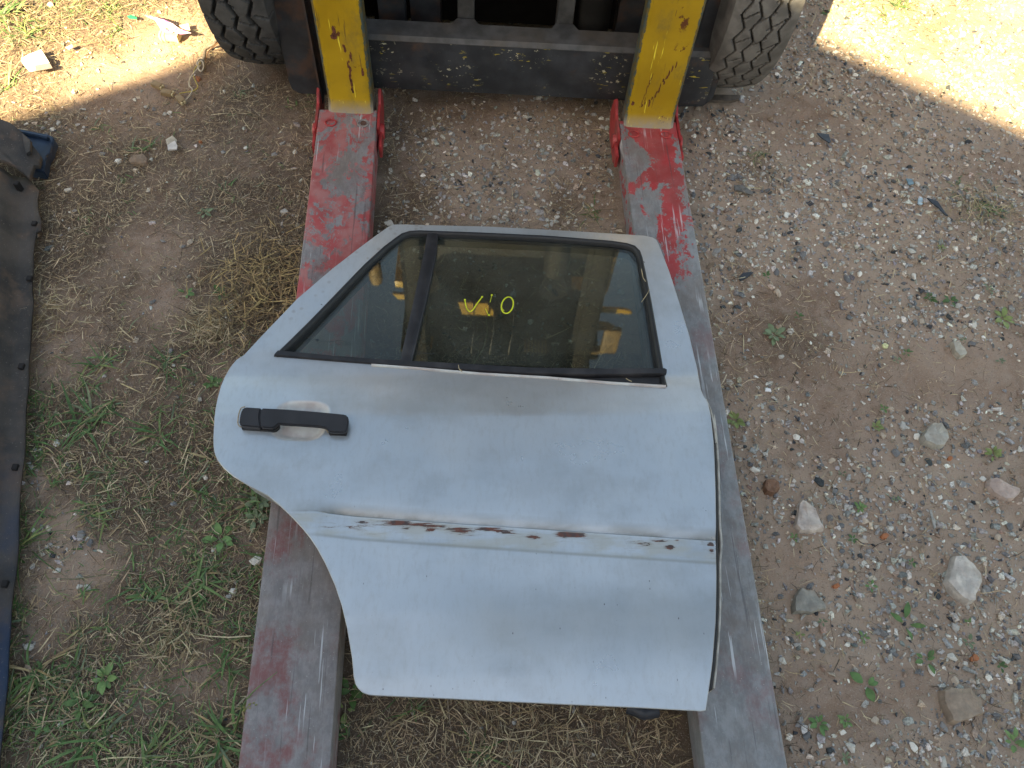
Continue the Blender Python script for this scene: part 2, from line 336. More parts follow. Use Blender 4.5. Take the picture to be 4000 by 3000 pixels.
LMK = [('the whitish wedge rock', 3154, 2021), ('the flat grey rock', 3162, 2353), ('the largest whitish rock', 3755, 2274), ('the brown slab', 3744, 2758), ('the pinkish flat rock', 3914, 1916), ('the rusty clod', 3010, 1908), ('the concrete lump', 3641, 1705),
       ('the snail shell', 3458, 1355), ('the dark leafy weed', 3023, 1310), ('the dark plastic strip', 2913, 1080), ('the bent blue shard', 3222, 539), ('the grey cloth scrap', 2904, 738), ('the curved rubber strip', 3660, 805), ('the flat brown stone', 543, 624), ('the white chip', 673, 578), ('the cut wire', 760, 320),
       ('the blue end piece', 190, 590), ('the golden straw heap', 1004, 1111), ('the star shaped grass tuft', 781, 2277), ('the bare dirt patch', 300, 2200), ('the bright broad leaved weed', 405, 2653), ('the middle of the dark sill', 90, 1760), ('the handle end of the door', 850, 1600)]
CN = ['light grey', 'mid grey', 'pale', 'dark grey', 'tan', 'whitish']; USED = {}
def where(x, y, noun):
    "label from the nearest landmark, the side of it, and the order outwards"
    best = sorted((math.hypot(x-P(a, b).x, y-P(a, b).y), n_, P(a, b)) for n_, a, b in LMK)
    for dd, n_, p in best[:4]:
        an = math.degrees(math.atan2(y-p.y, x-p.x)) % 360; side = ['right of', 'above and right of', 'above', 'above and left of', 'left of', 'below and left of', 'below', 'below and right of'][int((an+22.5)//45) % 8]
        t = f'{noun} {"close " if dd < .07 else ""}{side} {n_}'
        if t not in USED: USED[t] = 1; return t
    k = 2
    while f'{t}, further out' in USED: t += ' again'
    USED[f'{t}, further out'] = 1; return f'{t}, further out'
# larger loose stones, one by one
LP = []
for i in range(24):
    v, f = hull(20, 300+i, random.Random(i).uniform(.45, .75)); k = np.tile(np.array(GC[i % 6])*random.Random(i).uniform(.9, 1.15), (len(v), 1)); LP.append(from_np('stone', v, f, False, k))
def stone(p, r, rz, src, asp=1., lab=None, grp=None, cat='stone'):
    o = bpy.data.objects.new('stone', LP[src % len(LP)]); C.objects.link(o)
    o.location = (p[0], p[1], float(ground_h(p[0], p[1]))+r*.28); o.rotation_euler = (random.uniform(-.2, .2), random.uniform(-.2, .2), rz); o.scale = (r*asp, r, r*.8)
    return label(o, lab, cat, grp)
for me in LP: me.materials.append(STONE)
taken = []
KN = [(3740, 1364, .014), (3819, 1087, .015), (3798, 1271, .014), (3803, 1343, .013), (3605, 1253, .012), (3816, 1159, .014), (3933, 1274, .014), (3978, 1069, .013), (3951, 1349, .012), (3138, 990, .015), (3255, 622, .014),
      (3300, 800, .013), (3880, 760, .015), (3960, 700, .012), (3050, 1395, .010), (3500, 1770, .014), (3250, 1800, .012), (2950, 1835, .014), (3390, 1880, .010), (3640, 1910, .011), (3480, 2060, .012), (3290, 2050, .011), (3380, 2035, .013), (3640, 2620, .013),
      (3210, 2515, .012), (3430, 2470, .011), (3060, 2580, .012), (3500, 2560, .010), (3420, 2815, .012), (3290, 2860, .010), (3730, 2450, .014), (3860, 2300, .014), (3280, 2365, .010), (3050, 2330, .010), (3900, 2100, .013), (3840, 1870, .012), (3650, 1150, .010)]
for i, (a, b, r) in enumerate(KN):
    p = P(a, b); taken.append((p.x, p.y)); stone(p, r*.78, random.uniform(0, 6), i, random.uniform(.9, 1.3), where(p.x, p.y, CN[(i % 24) % 6]+' bigger stone'), 'bigger stones in the gravel on the right')
n = 0
while n < 170:
    x, y = random.uniform(.6, 1.7), random.uniform(.05, 2.3)
    if random.random() > masks(np.array([x]), np.array([y]))[1][0] or min(math.hypot(x-a, y-b) for a, b in taken) < .022: continue
    taken.append((x, y)); n += 1
    stone((x, y), random.uniform(.0065, .011), random.uniform(0, 6), random.randrange(24), random.uniform(.9, 1.4), 'small grey pebble loose in the gravel right of the forks', 'pebbles in the gravel on the right')
n = 0
while n < 34:
    x, y = random.uniform(-.16, .34), random.uniform(1.3, 1.72)
    if random.random() > masks(np.array([x]), np.array([y]))[1][0] or min(math.hypot(x-a, y-b) for a, b in taken) < .022: continue
    taken.append((x, y)); n += 1
    stone((x, y), random.uniform(.005, .0085), random.uniform(0, 6), random.randrange(24), random.uniform(.9, 1.4), 'small grey pebble between the two red fork sleeves', 'pebbles between the fork sleeves')
for (a, b, r) in [(230, 480, .010), (205, 505, .012), (165, 497, .009), (100, 480, .009), (195, 548, .010), (385, 440, .008), (570, 415, .012), (598, 420, .009), (565, 620, .010), (660, 435, .012), (460, 625, .013), (397, 597, .012), (265, 738, .013), (617, 478, .009), (870, 592, .009), (960, 575, .009),
                  (1070, 600, .013), (740, 945, .013), (712, 960, .010), (760, 1110, .008), (530, 1330, .011), (595, 1180, .010), (780, 1245, .010), (315, 2085, .014), (348, 2125, .012), (222, 2230, .012), (310, 2290, .009), (340, 2295, .010), (120, 1828, .012), (910, 2310, .012), (890, 2330, .010), (108, 2525, .011), (220, 1730, .011), (265, 1700, .009), (780, 1560, .010), (170, 2730, .009), (235, 2830, .010), (3000-1150, 300, .008), (1000, 2190, .017), (1520, 872, .016)]:
    p = P(a, b); 
    if not free(np.array([p.x]), np.array([p.y]))[0]: continue
    if (a, b) == (1520, 872): lab, g = 'long whitish stone touching the top left corner of the door', None
    elif (a, b) == (1000, 2190): lab, g = 'pale stone tucked against the left fork sleeve below the door', None
    else: kk_ = random.randrange(24); lab, g = where(p.x, p.y, CN[kk_ % 6]+' little stone'), 'stones in the straw on the left'
    stone(p, r*.8, random.uniform(0, 6), kk_ if g else 5, 1.4 if a == 1520 else random.uniform(.9, 1.3), lab, g)
# rocks traced one by one
def rock(name, px, h, colr, lab, cat='rock', off=(0, 0), div=1., seed=0, rough=.0022, sub=3):
    pts = [P(off[0]+a/div, off[1]+b/div) for a, b in px]; c0 = sum(pts, Vector())/len(pts); r = random.Random(seed)
    bm = bmesh.new(); n = len(pts); rings = []
    for (k, z) in ((1.02, -.012), (1., h*.45), (.93, h*.88), (.62, h)):
        rings.append([bm.verts.new(((p.x-c0.x)*k, (p.y-c0.y)*k, z+(r.uniform(-.12, .12)*h if z > 0 else 0))) for p in pts])
    for a, b in zip(rings, rings[1:]):
        for i in range(n): bm.faces.new((a[i], a[(i+1) % n], b[(i+1) % n], b[i]))
    t = bm.verts.new((0, 0, h*r.uniform(.9, 1.05)))
    for i in range(n): bm.faces.new((rings[-1][i], rings[-1][(i+1) % n], t))
    bmesh.ops.subdivide_edges(bm, edges=bm.edges[:], cuts=sub, use_grid_fill=True, smooth=0)
    bmesh.ops.triangulate(bm, faces=bm.faces)
    for v in bm.verts:
        x, y = v.co.x+c0.x, v.co.y+c0.y; v.co += Vector((vn(x, y, .012, 1)-.5, vn(x, y, .012, 2)-.5, (fbm(x, y, .02, 3)-.5)*1.6))*rough*2
    me = to_mesh(bm, name, 28)
    m = M('rock_'+cat, .9, 0, .25); a = m.mix(m.sm(m.noise(45, 6), .35, .7), tuple(q*.92 for q in colr), tuple(min(1, q*1.3) for q in colr))
    a = m.mix(m.sm(m.vor(110), .0, .25, .45, 0), a, (.2, .19, .18)); a = m.mix(m.sm(m.noise(18, 4, m.map(loc=(3, 1, 2))), .52, .72, 0, .5), a, (.38, .28, .2))
    m.col(a); m.bump(m.noise(130, 7, rough=.7), .9, .004)
    o = link_mesh(name, me, m.m, None, (c0.x, c0.y, float(ground_h(c0.x, c0.y))+.001)); return label(o, lab, cat)
Z6 = dict(off=(2800, 1800), div=1.3825)
rock('rock', [(455, 213), (520, 270), (545, 330), (570, 380), (520, 390), (440, 385), (415, 360), (420, 290), (430, 240)], .022, (.50, .44, .39), 'whitish wedge shaped rock close beside the right fork sleeve', seed=1, **Z6)
rock('rock', [(440, 695), (510, 705), (550, 750), (590, 790), (585, 805), (500, 825), (410, 825), (405, 790), (420, 740)], .016, (.26, .25, .22), 'flat grey rock with a pointed right end, below the whitish wedge', seed=2, **Z6)
rock('rock', [(1265, 525), (1310, 525), (1360, 560), (1400, 620), (1415, 665), (1370, 740), (1375, 775), (1345, 782), (1280, 735), (1212, 660), (1240, 600)], .026, (.50, .46, .41), 'largest whitish rock with a rough top in dense gravel', seed=3, **Z6)
rock('rock', [(1200, 1240), (1240, 1230), (1350, 1232), (1365, 1270), (1405, 1300), (1410, 1375), (1340, 1400), (1275, 1425), (1245, 1410), (1205, 1310)], .024, (.31, .245, .185), 'squarish brown slab of rock near the bottom right', seed=4, **Z6)
rock('rock', [(1455, 110), (1490, 103), (1560, 130), (1625, 160), (1628, 180), (1590, 222), (1550, 222), (1480, 180), (1455, 145)], .017, (.44, .35, .30), 'pinkish flat rock at the right edge of the gravel', seed=5, **Z6)
rock('rock', [(255, 115), (300, 108), (330, 130), (332, 165), (300, 188), (262, 180), (247, 150)], .022, (.20, .115, .075), 'round rusty brown clod touching the right fork sleeve', cat='clod', seed=6, **Z6)
rock('concrete_lump', [(1345, 1300), (1390, 1262), (1440, 1265), (1475, 1320), (1480, 1370), (1455, 1410), (1400, 1415), (1330, 1385), (1312, 1345)], .024, (.38, .36, .31), 'lump of concrete with dark pebbles showing in its face', cat='concrete', off=(2800, 900), div=1.659, seed=7)
rock('rock', [(1510, 735), (1550, 730), (1600, 780), (1605, 810), (1560, 830), (1530, 800)], .016, (.42, .39, .32), 'tan pitted stone on dry dirt amid scattered pale stones', seed=8, off=(2800, 900), div=1.659)
rock('rock', [(930, 1160), (965, 1130), (1040, 1120), (1070, 1150), (1060, 1180), (1000, 1190), (945, 1180)], .014, (.24, .18, .13), 'flat brown stone beside grass blades left of the forklift', seed=9, off=(0, 0), div=1.843)
for i, (a, b, w_, lab, o_, d_) in enumerate([(905, 405, 18, 'orange brick crumb beside the whitish wedge shaped rock', (2800, 1800), 1.3825), (645, 675, 15, 'tan orange brick crumb above the flat grey rock', (2800, 1800), 1.3825),
        (1392, 1065, 22, 'largest orange brick chip, between the whitish rock and brown slab', (2800, 1800), 1.3825), (1510, 1475, 14, 'bright orange brick splinter just below the concrete lump', (2800, 900), 1.659),
        (1440, 1010, 11, 'small salmon brick crumb in straw left of the forklift', (0, 0), 1.843), (3480/1*0+1425, 560, 16, 'reddish brick chip lying under the cut wire', (0, 0), 1.843)]):
    q = [(a+w_*k*1.3*math.cos(t+.3*math.sin(3*t+i)), b+w_*k*math.sin(t)) for t, k in [(j*math.pi/3, random.uniform(.8, 1.15)) for j in range(6)]]
    rock('brick_chip', q[::-1], .007, (.40, .16, .075), lab, cat='brick chip', off=o_, div=d_, seed=20+i, sub=1, rough=.0008)

# ------------------------------------------------------------------ vegetation
GR = [(.085, .155, .045), (.11, .18, .055), (.06, .11, .03), (.16, .20, .06), (.13, .17, .09)]
def tuft(pos, n, L, W, spread=.012, lift=.35, dead=.15, droop=.35):
    Q = np.stack([RNG.normal(0, spread, n), RNG.normal(0, spread, n)], 1)
    c_ = pal(n, GR+[(.30, .24, .12)], [3, 3, 2, 1.2, 1.5, 10.7*dead/(1-dead)], .15)
    return blades(Q, L*RNG.uniform(.5, 1.15, n), W*RNG.uniform(.6, 1.15, n), np.full(n, .002), np.abs(RNG.normal(lift, .2, n)), RNG.uniform(0, 6.28, n), c_, .45, 5, droop)
def shift(t, x, y, z=0.):
    v = t[0].copy(); v += np.array([x, y, z], np.float32); return v, t[1], t[2]
parts = []
TQ = sample(1500, 2, 1.2)
for q in TQ:
    L = random.uniform(.018, .055)
    parts.append(shift(tuft(q, random.randint(4, 10), L, random.uniform(.0022, .0045), .010, .25, .3), q[0], q[1], float(ground_h(*q))))
parts.append(litter(15000, 1., .016, .5, .0015, .012, GR, [2, 2, 2, 1, 2], 2, .6, 2))
V, F, K = join(parts); label(link_mesh('grass', from_np('grass', V, F, False, K), GREEN), 'sparse short green grass growing through the straw', 'grass', kind='stuff')
def lab_tuft(px, py, n, L, W, lab, cat='grass tuft', grp=None, **k):
    p = P(px, py); v, f, c_ = tuft((0, 0), n, L, W, **k)
    o = link_mesh('grass_tuft', from_np('grass_tuft', v, f, False, np.clip(c_, 0, 1)), GREEN, None, (p.x, p.y, float(ground_h(p.x, p.y)))); return label(o, lab, cat, grp)
for a in [(361, 1995, 16, .07, .0048, 'grass tuft in the straw between blue car sill and door edge'), (781, 2277, 26, .085, .0055, 'star shaped grass tuft with the broadest blades left of the sleeve'), (564, 2330, 14, .06, .006, 'bright grass tuft next to the star shaped one'),
          (94, 2125, 16, .11, .004, 'tall upright grass leaning on the blue end of the sill'), (361, 2885, 24, .09, .0055, 'big grass tuft at the bottom edge in the left corner area'), (880, 2885, 24, .10, .005, 'grass tuft beside the lower left fork sleeve'), (897, 2595, 16, .07, .0045, 'long leaning grass close to the sleeve with scratched paint'),
          (60, 2790, 18, .09, .0045, 'grass tuft hugging the lower end of the dark sill'), (401, 1418, 16, .06, .0045, 'low grass fan in dry straw level with the door window'), (655, 1424, 18, .08, .004, 'long thin grass laid over straw beside the door corner'),
          (353, 1641, 28, .09, .006, 'strong green grass clump level with the door handle'), (610, 1700, 20, .07, .0045, 'grass clump left of the door edge below the handle level'), (70, 1545, 18, .08, .005, 'grass growing out from under the middle of the dark sill'),
          (980, 1960, 22, .06, .0055, 'grass under the curved lower left edge of the door'), (1610, 2760, 12, .05, .003, 'thin grass sprig below the bottom edge of the door'), (1880, 2950, 16, .06, .0035, 'grass sprig at the bottom between the two sleeves'), (400, 500, 10, .04, .003, 'thin weed grass in the shade below the sunlit straw'),
          (560, 580, 12, .05, .004, 'grass blades beside the flat brown stone'), (2310, 830, 22, .04, .0025, 'small dark grass tuft against the right sleeve above the door'), (3850, 810, 26, .06, .0022, 'wispy grass tuft in gravel near the right edge'), (2960, 610, 16, .035, .0022, 'small grass tuft just right of the red sleeve top'),
          (430, 30, 22, .07, .003, 'sunlit grass tuft near the top edge'), (15, 60, 34, .10, .006, 'tall sunlit grass in the top left corner'), (100, 130, 26, .09, .004, 'sunlit grass fan with long shadow near the top left corner'), (3500, 20, 60, .06, .002, 'shaded grass patch behind the right tyre'), (25, 330, 16, .08, .005, 'sunlit grass sprouting above the end of the sill'),
          (560, 2960, 20, .08, .005, 'grass tuft cut by the bottom edge of the picture'), (150, 2620, 18, .08, .005, 'dark grass tuft between sill and bare dirt patch'), (1345, 2850, 14, .05, .004, 'dark grass in the gap right of the left sleeve')]:
    lab_tuft(*a)
# seed head stem leaning over the left sleeve
p0, p1 = P(915, 2860, .0), P(1085, 2625, .115); base = empty('foxtail_stem', (p0.x, p0.y, 0), lab='single foxtail grass stem leaning over the left fork sleeve', cat='grass stem')
tube('stem', smooth_path([(0, 0, 0), ((p1.x-p0.x)*.45, (p1.y-p0.y)*.5, .10), (p1.x-p0.x, p1.y-p0.y, .118)], 5), .0018, plain('stem_green', (.11, .17, .06), .6), base, 6, np.linspace(1.3, .3, 11))
ph = P(975, 2755, .105); v, f = PR[3]; ears = []
for k in range(26):
    t = k/25; ears.append((v*.0028+np.array([(ph.x-p0.x)+.018*(t-.5)+random.gauss(0, .0022), (ph.y-p0.y)+.014*(t-.5)+random.gauss(0, .0022), .10+random.gauss(0, .002)]), f, np.tile([.22, .22, .08], (len(v), 1))))
V, F, K = join(ears); link_mesh('seed_head', from_np('seed_head', V, F, False, K), STRAW, base)
def leaf_mesh(L, W):
    n = 6; V = []; F = []
    for i in range(n+1):
        t = i/n; wv = W*.5*math.sin(math.pi*min(1, t*.96+.02))**.8; z = .3*L*t-.35*L*t*t; V += [(L*t, -wv, z+.12*wv), (L*t, 0, z), (L*t, wv, z+.12*wv)]
    for i in range(n):
        for j in (0, 1): a = i*3+j; F.append((a, a+1, a+4, a+3))
    return np.array(V), np.array(F)
LV, LF = leaf_mesh(1, .5)
def weed(px, py, n, L, lab=None, grp=None, wide=1., bright=1.):
    p = P(px, py); base = empty('weed', (p.x, p.y, float(ground_h(p.x, p.y))), lab=lab, cat='weed', group=grp)
    me = None
    kk = np.tile(np.array(random.choice(GR))*bright*random.uniform(.9, 1.2), (len(LV), 1))
    me = from_np('leaf', LV*np.array([L, L*wide, L]), LF, True, np.clip(kk, 0, 1)); me.materials.append(GREEN)
    for i in range(n):
        o = bpy.data.objects.new('leaf', me); C.objects.link(o); o.parent = base
        a = i*2.4+random.uniform(-.3, .3); r = random.uniform(0, L*.35)
        o.location = (math.cos(a)*r, math.sin(a)*r, .004+.004*random.random()); o.rotation_euler = (random.uniform(-.4, .4), -random.uniform(.0, .5), a); s = random.uniform(.6, 1.1); o.scale = (s, s, s)
for a in [(3023, 1310, 15, .024, 'dark leafy weed on the dirt right of the fork, near the door belt'), (2872, 1641, 8, .020, 'small green weed pressed against the outside of the right sleeve'), (3530, 2437, 4, .034, 'bright weed with the longest leaves between two rocks', None, .7, 1.3),
          (3617, 2578, 5, .022, 'bright small weed beside gravel below the long leaved weed', None, 1, 1.4), (3382, 2679, 4, .026, 'three lobed green leaf weed on bare pink dirt', None, 1.2), (3360, 1984, 10, .014, 'round clover like weed to the right of the whitish wedge rock'),
          (3194, 2827, 7, .018, 'round leaved dark weed low on the bare dirt'), (3299, 2813, 8, .013, 'tiny bushy weed next to the round leaved one'), (3915, 1247, 6, .028, 'grey green weed with spread leaves among pale stones'), (3632, 1165, 8, .016, 'bright weed in gravel high on the right'),
          (3716, 1171, 5, .020, 'pointed leaf weed right of the bright one in gravel'), (3880, 1774, 9, .02, 'leafy weed right of the concrete lump'), (3421, 1665, 9, .014, 'creeping green weed left of the concrete lump'), (3957, 2900, 8, .02, 'weed at the bottom right corner'),
          (868, 2104, 7, .028, 'broad leaved weed with a rosette beside the left sleeve', None, 1, 1.2), (1015, 1965, 12, .022, 'dark clover like weed under the curved door edge'), (1000, 2030, 10, .022, 'dark clover like weed beside the upper rust of the sleeve'), (405, 2653, 8, .024, 'bright broad leaved weed in grass at the lower left', None, 1.0, 1.15),
          (310, 2740, 7, .028, 'second broad leaved weed under the bright one, darker'), (170, 2830, 9, .016, 'small round leaved weed near the bottom left corner'), (1370, 2700, 6, .026, 'dark leafy weed in the slot between door and left sleeve'), (1350, 2770, 3, .02, 'single bright leaf weed right of the left sleeve'),
          (830, 1500, 9, .022, 'leafy weed half hidden at the left corner of the door'), (860, 1145, 6, .022, 'dark green leaf weed beside the golden straw heap'), (730, 1150, 4, .022, 'narrow green leaves on straw left of the golden heap'), (800, 830, 6, .018, 'little green seedling on bare dirt below the brown stone')]:
    weed(*a)
for (a, b) in [(3540, 1380), (3500, 1410), (3290, 1850), (3765, 1330), (3910, 1410), (3330, 2106), (3784, 2512), (3907, 2603), (3212, 2429), (3560, 2200), (3400, 2290), (3120, 2480), (3370, 2490), (3780, 2430), (3100, 2100), (3450, 1600), (3120, 1240), (3860, 1130), (2990, 1080), (3300, 2960), (3680, 970), (3500, 1950)]:
    weed(a, b, 5, random.uniform(.008, .014), where(P(a, b).x, P(a, b).y, 'tiny green seedling'), 'seedlings in the gravel')

# ------------------------------------------------------------------ fork sleeves
def steel_red(name, amount, seed, dust, gray=(.235, .235, .232), wash=.45):
    m = M(name, .5, 0, .5); X = m.xyz(0); Y = m.xyz(1); v = m.map(loc=(seed, seed, 0))
    n = m.noise(11, 10, m.map((1.3, .8, 1), (seed, 0, 0)), .74, .6); n2 = m.noise(75, 7, m.map((1, 1, 1), (0, seed, 0)), .75)
    n3 = m.noise(220, 3, m.map((1, .3, 1)))
    f = m.ma('ADD', m.ma('MULTIPLY', n, .75), m.ma('MULTIPLY', n2, .25)); f = m.ma('ADD', f, m.ma('MULTIPLY', n3, .05))
    k = amount(m, X, Y); f = m.ma('ADD', f, k); mask = m.sm(f, .54, .565)
    red = m.mix(m.sm(m.noise(14, 5, v), .4, .62), (.38, .018, .024), (.27, .02, .02)); red = m.mix(m.sm(m.noise(25, 6, m.map(loc=(seed+3, 0, 0))), .35, .65, dust*.35, min(1, dust)), red, (.36, .155, .145))
    st_ = m.mix(m.sm(m.noise(30, 8, m.map((1.4, .8, 1), (2, seed, 0)), .75), .38, .62), tuple(q*.80 for q in gray), tuple(q*1.15 for q in gray))
    st_ = m.mix(m.sm(m.noise(7, 6, m.map(loc=(seed+9, 0, 0)), .7), .42, .7, 0, .55), st_, (.17, .125, .095)); st_ = m.mix(m.sm(m.noise(8, 8, m.map((1, .8, 1), (0, seed+2, 0)), .75), .50, .66, 0, wash), st_, (.19, .062, .058)); st_ = m.mix(m.sm(m.noise(260, 4, m.map((1, .15, 1)), .8), .5, .75, 0, .22), st_, (.36, .36, .36))
    c = m.mix(mask, st_, red)
    sc1 = m.sm(m.noise(34, 3, m.map((4, .12, 1), (seed, 0, 0), (0, 0, .12))), .635, .66); sc2 = m.sm(m.noise(30, 3, m.map((4, .14, 1), (seed+4, 0, 0), (0, 0, -.2))), .64, .665)
    scr = m.ma('MULTIPLY', m.ma('MAXIMUM', sc1, sc2), m.sm(m.noise(6, 3, v), .42, .6)); c = m.mix(m.ma('MULTIPLY', scr, .8), c, (.58, .60, .62))
    dk = m.sm(m.noise(40, 3, m.map((3, .1, 1), (seed+7, 0, 0), (0, 0, .03))), .64, .70); c = m.mix(m.ma('MULTIPLY', dk, .5), c, (.06, .055, .055))
    fl = m.sm(m.noise(330, 2), .70, .75); c = m.mix(m.ma('MULTIPLY', fl, .6), c, (.5, .48, .46))
    m.col(c); m.rough(m.ma('ADD', m.ma('MULTIPLY', mask, .12), m.sm(n2, .3, .7, .36, .56)))
    m.b.inputs['Metallic'].default_value = 0; m.bump(m.ma('ADD', m.ma('MULTIPLY', mask, .6), m.ma('MULTIPLY', n2, .5)), .45, .0012); return m.m
def sleeve(sx, lab, mat, side, xl0, xr0, xl1, xr1, y0, ytip, zt0, zt1):
    # local origin at the heel on the ground
    base = empty('fork_sleeve', ((xl0+xr0)/2, y0, 0), lab=lab, cat='fork sleeve'); cx = (xl0+xr0)/2
    bm = bmesh.new(); ys = np.linspace(0, ytip-y0, 26); tk = .055
    L = ytip-y0; ring = []
    for i, y in enumerate(ys):
        t = min(1, (y)/(.14-y0)); xl = xl0+(xl1-xl0)*t-cx; xr = xr0+(xr1-xr0)*t-cx; zt = zt0+(zt1-zt0)*t; zb = max(.012, zt-.070)
        tt = y/L
        if tt > .84: k = (tt-.84)/.16; m_ = (xl+xr)/2; s = 1-.5*k**2; xl = m_+(xl-m_)*s; xr = m_+(xr-m_)*s; zt = zt-(.055)*k; zb = min(zb, zt-.012)
        if i == len(ys)-1: zb = .012; zt = .03
        b = .004
        ring.append([bm.verts.new(q) for q in ((xl, y, zb), (xl, y, zt-b), (xl+.0015, y, zt-.001), (xl+b, y, zt), (xl+(xr-xl)*.25, y, zt-.0006), (xl+(xr-xl)*.5, y, zt-.001), (xl+(xr-xl)*.75, y, zt-.0006), (xr-b, y, zt), (xr-.0015, y, zt-.001), (xr, y, zt-b), (xr, y, zb))])
    for a, b_ in zip(ring, ring[1:]):
        for j in range(len(a)): bm.faces.new((a[j], a[(j+1) % len(a)], b_[(j+1) % len(a)], b_[j]))
    bm.faces.new(ring[0]); bm.faces.new(ring[-1][::-1])
    for f in bm.faces: f.material_index = 0
    me = to_mesh(bm, 'sleeve_body', 40)
    link_mesh('sleeve_body', me, mat, base)
    w0 = (xr0-xl0)/2; redm = plain('red_paint', (.36, .035, .035), .5, 0, .3, 40, .2, dirt=(.2, .1, .08))
    for s in (-1, 1):      # lug plates standing up on both sides of the heel
        bm = bmesh.new(); x = s*(w0+.001)
        pts = [(-.055, .03), (.05, .03), (.085, .075), (.072, .125), (.056, .140), (.042, .137), (.02, .122), (-.06, .118)]
        t = bmesh.new(); lo = [t.verts.new((x+s*(-.0005), a, b)) for a, b in pts]; hi = [t.verts.new((x+s*.0065, a, b)) for a, b in pts]; t.faces.new(lo); t.faces.new(hi[::-1])
        for i in range(len(pts)): t.faces.new((lo[i], lo[(i+1) % 8], hi[(i+1) % 8], hi[i]))
        bmesh.ops.recalc_face_normals(t, faces=t.faces); bmesh.ops.bevel(t, geom=t.edges[:], offset=.0015, segments=2, affect='EDGES'); mm = bpy.data.meshes.new('t'); t.to_mesh(mm); t.free(); bm.from_mesh(mm)
        link_mesh('side_lug', to_mesh(bm, 'side_lug', 30), redm, base)
        bm = bmesh.new(); add_cyl(bm, (x+s*.004, -.035, .085), (x+s*.015, -.035, .085), .022, .018, 10); add_box(bm, (min(x+s*.004, x+s*.012), -.10, .06), (max(x+s*.004, x+s*.012), -.03, .098), .003)
        link_mesh('pin_boss', to_mesh(bm, 'pin_boss', 40), redm, base)
    for s in (-1, 1):      # countersunk plug weld
        bm = bmesh.new(); V, F = tube_np([(s*w0*.55+.013*math.cos(t), -.045+.011*math.sin(t), zt0+.0006) for t in np.linspace(0, 2*math.pi, 17)[:-1]], .0022, 6, None, True)
        link_mesh('plug_weld', from_np('plug_weld', V, F, True), redm if s < 0 or side > 0 else plain('weld_grey', (.22, .19, .18), .5), base)
        if s > 0 and side < 0:
            bm = bmesh.new(); add_cyl(bm, (s*w0*.55, -.045, zt0+.0004), (s*w0*.55, -.045, zt0+.0012), .0075, seg=14); link_mesh('bolt_hole', to_mesh(bm, 'bolt_hole'), plain('hole_rust', (.10, .05, .035), .9), base)
    return base
matL = steel_red('worn_red_left', lambda m, X, Y: m.sm(Y, -1.0, -.55, -.13, .045), 1.3, .95, (.215, .20, .20), .85)
def amR(m, X, Y):
    a = m.sm(Y, -.75, -.35, -.20, .03); b = m.sm(Y, -.12, -.02, 0, .06)
    c = m.sm(m.ma('ABSOLUTE', m.ma('SUBTRACT', X, .018)), .02, .045, .055, -.04); return m.ma('ADD', m.ma('ADD', a, c), b)
matR = steel_red('worn_red_right', amR, 6.1, .35, (.215, .22, .225))
sleeve(-.288, 'left fork sleeve with dusty red paint worn through to grey steel', matL, -1, -.360, -.217, -.366, -.218, 1.627, -.32, .12, .10)
sleeve(.457, 'right fork sleeve, mostly bare grey steel with bright red paint near its heel', matR, 1, .384, .528, .394, .534, 1.606, -.34, .12, .10)

# ------------------------------------------------------------------ forklift
FL = empty('forklift', (.099, 2.06, 0), math.radians(-2.6), lab='yellow and black forklift with pneumatic tyres, its two forks wearing sleeves', cat='forklift')
def metal_black(name, rust=.25, chips=0., base=(.018, .020, .024)):
    m = M(name, .55, 0, .4); c = m.mix(m.sm(m.noise(14, 6), .35, .7), base, tuple(q*1.8+.006 for q in base))
    r = m.sm(m.noise(9, 7, m.map(loc=(3, 4, 5)), .65), .62-rust*.35, .74-rust*.3, 0, .7); c = m.mix(r, c, (.085, .045, .028))
    du = m.sm(m.noise(5, 6, m.map((1, 1, 3))), .45, .75, 0, .14); c = m.mix(du, c, (.11, .095, .08))
    if chips:
        a = m.sm(m.noise(75, 5, m.map((1, 1, 1.3)), .7), .615, .635); b = m.sm(m.noise(9, 4, m.map(loc=(2, 0, 1))), .46, .6); c = m.mix(m.ma('MULTIPLY', m.ma('MULTIPLY', a, b), chips), c, (.46, .43, .30))
        a = m.sm(m.noise(60, 4, m.map((.5, 1, 2.2), (7, 0, 1))), .64, .66); c = m.mix(m.ma('MULTIPLY', m.ma('MULTIPLY', a, b), chips), c, (.40, .32, .03))
    m.col(c); m.bump(m.noise(90, 6), .3, .001); return m.m
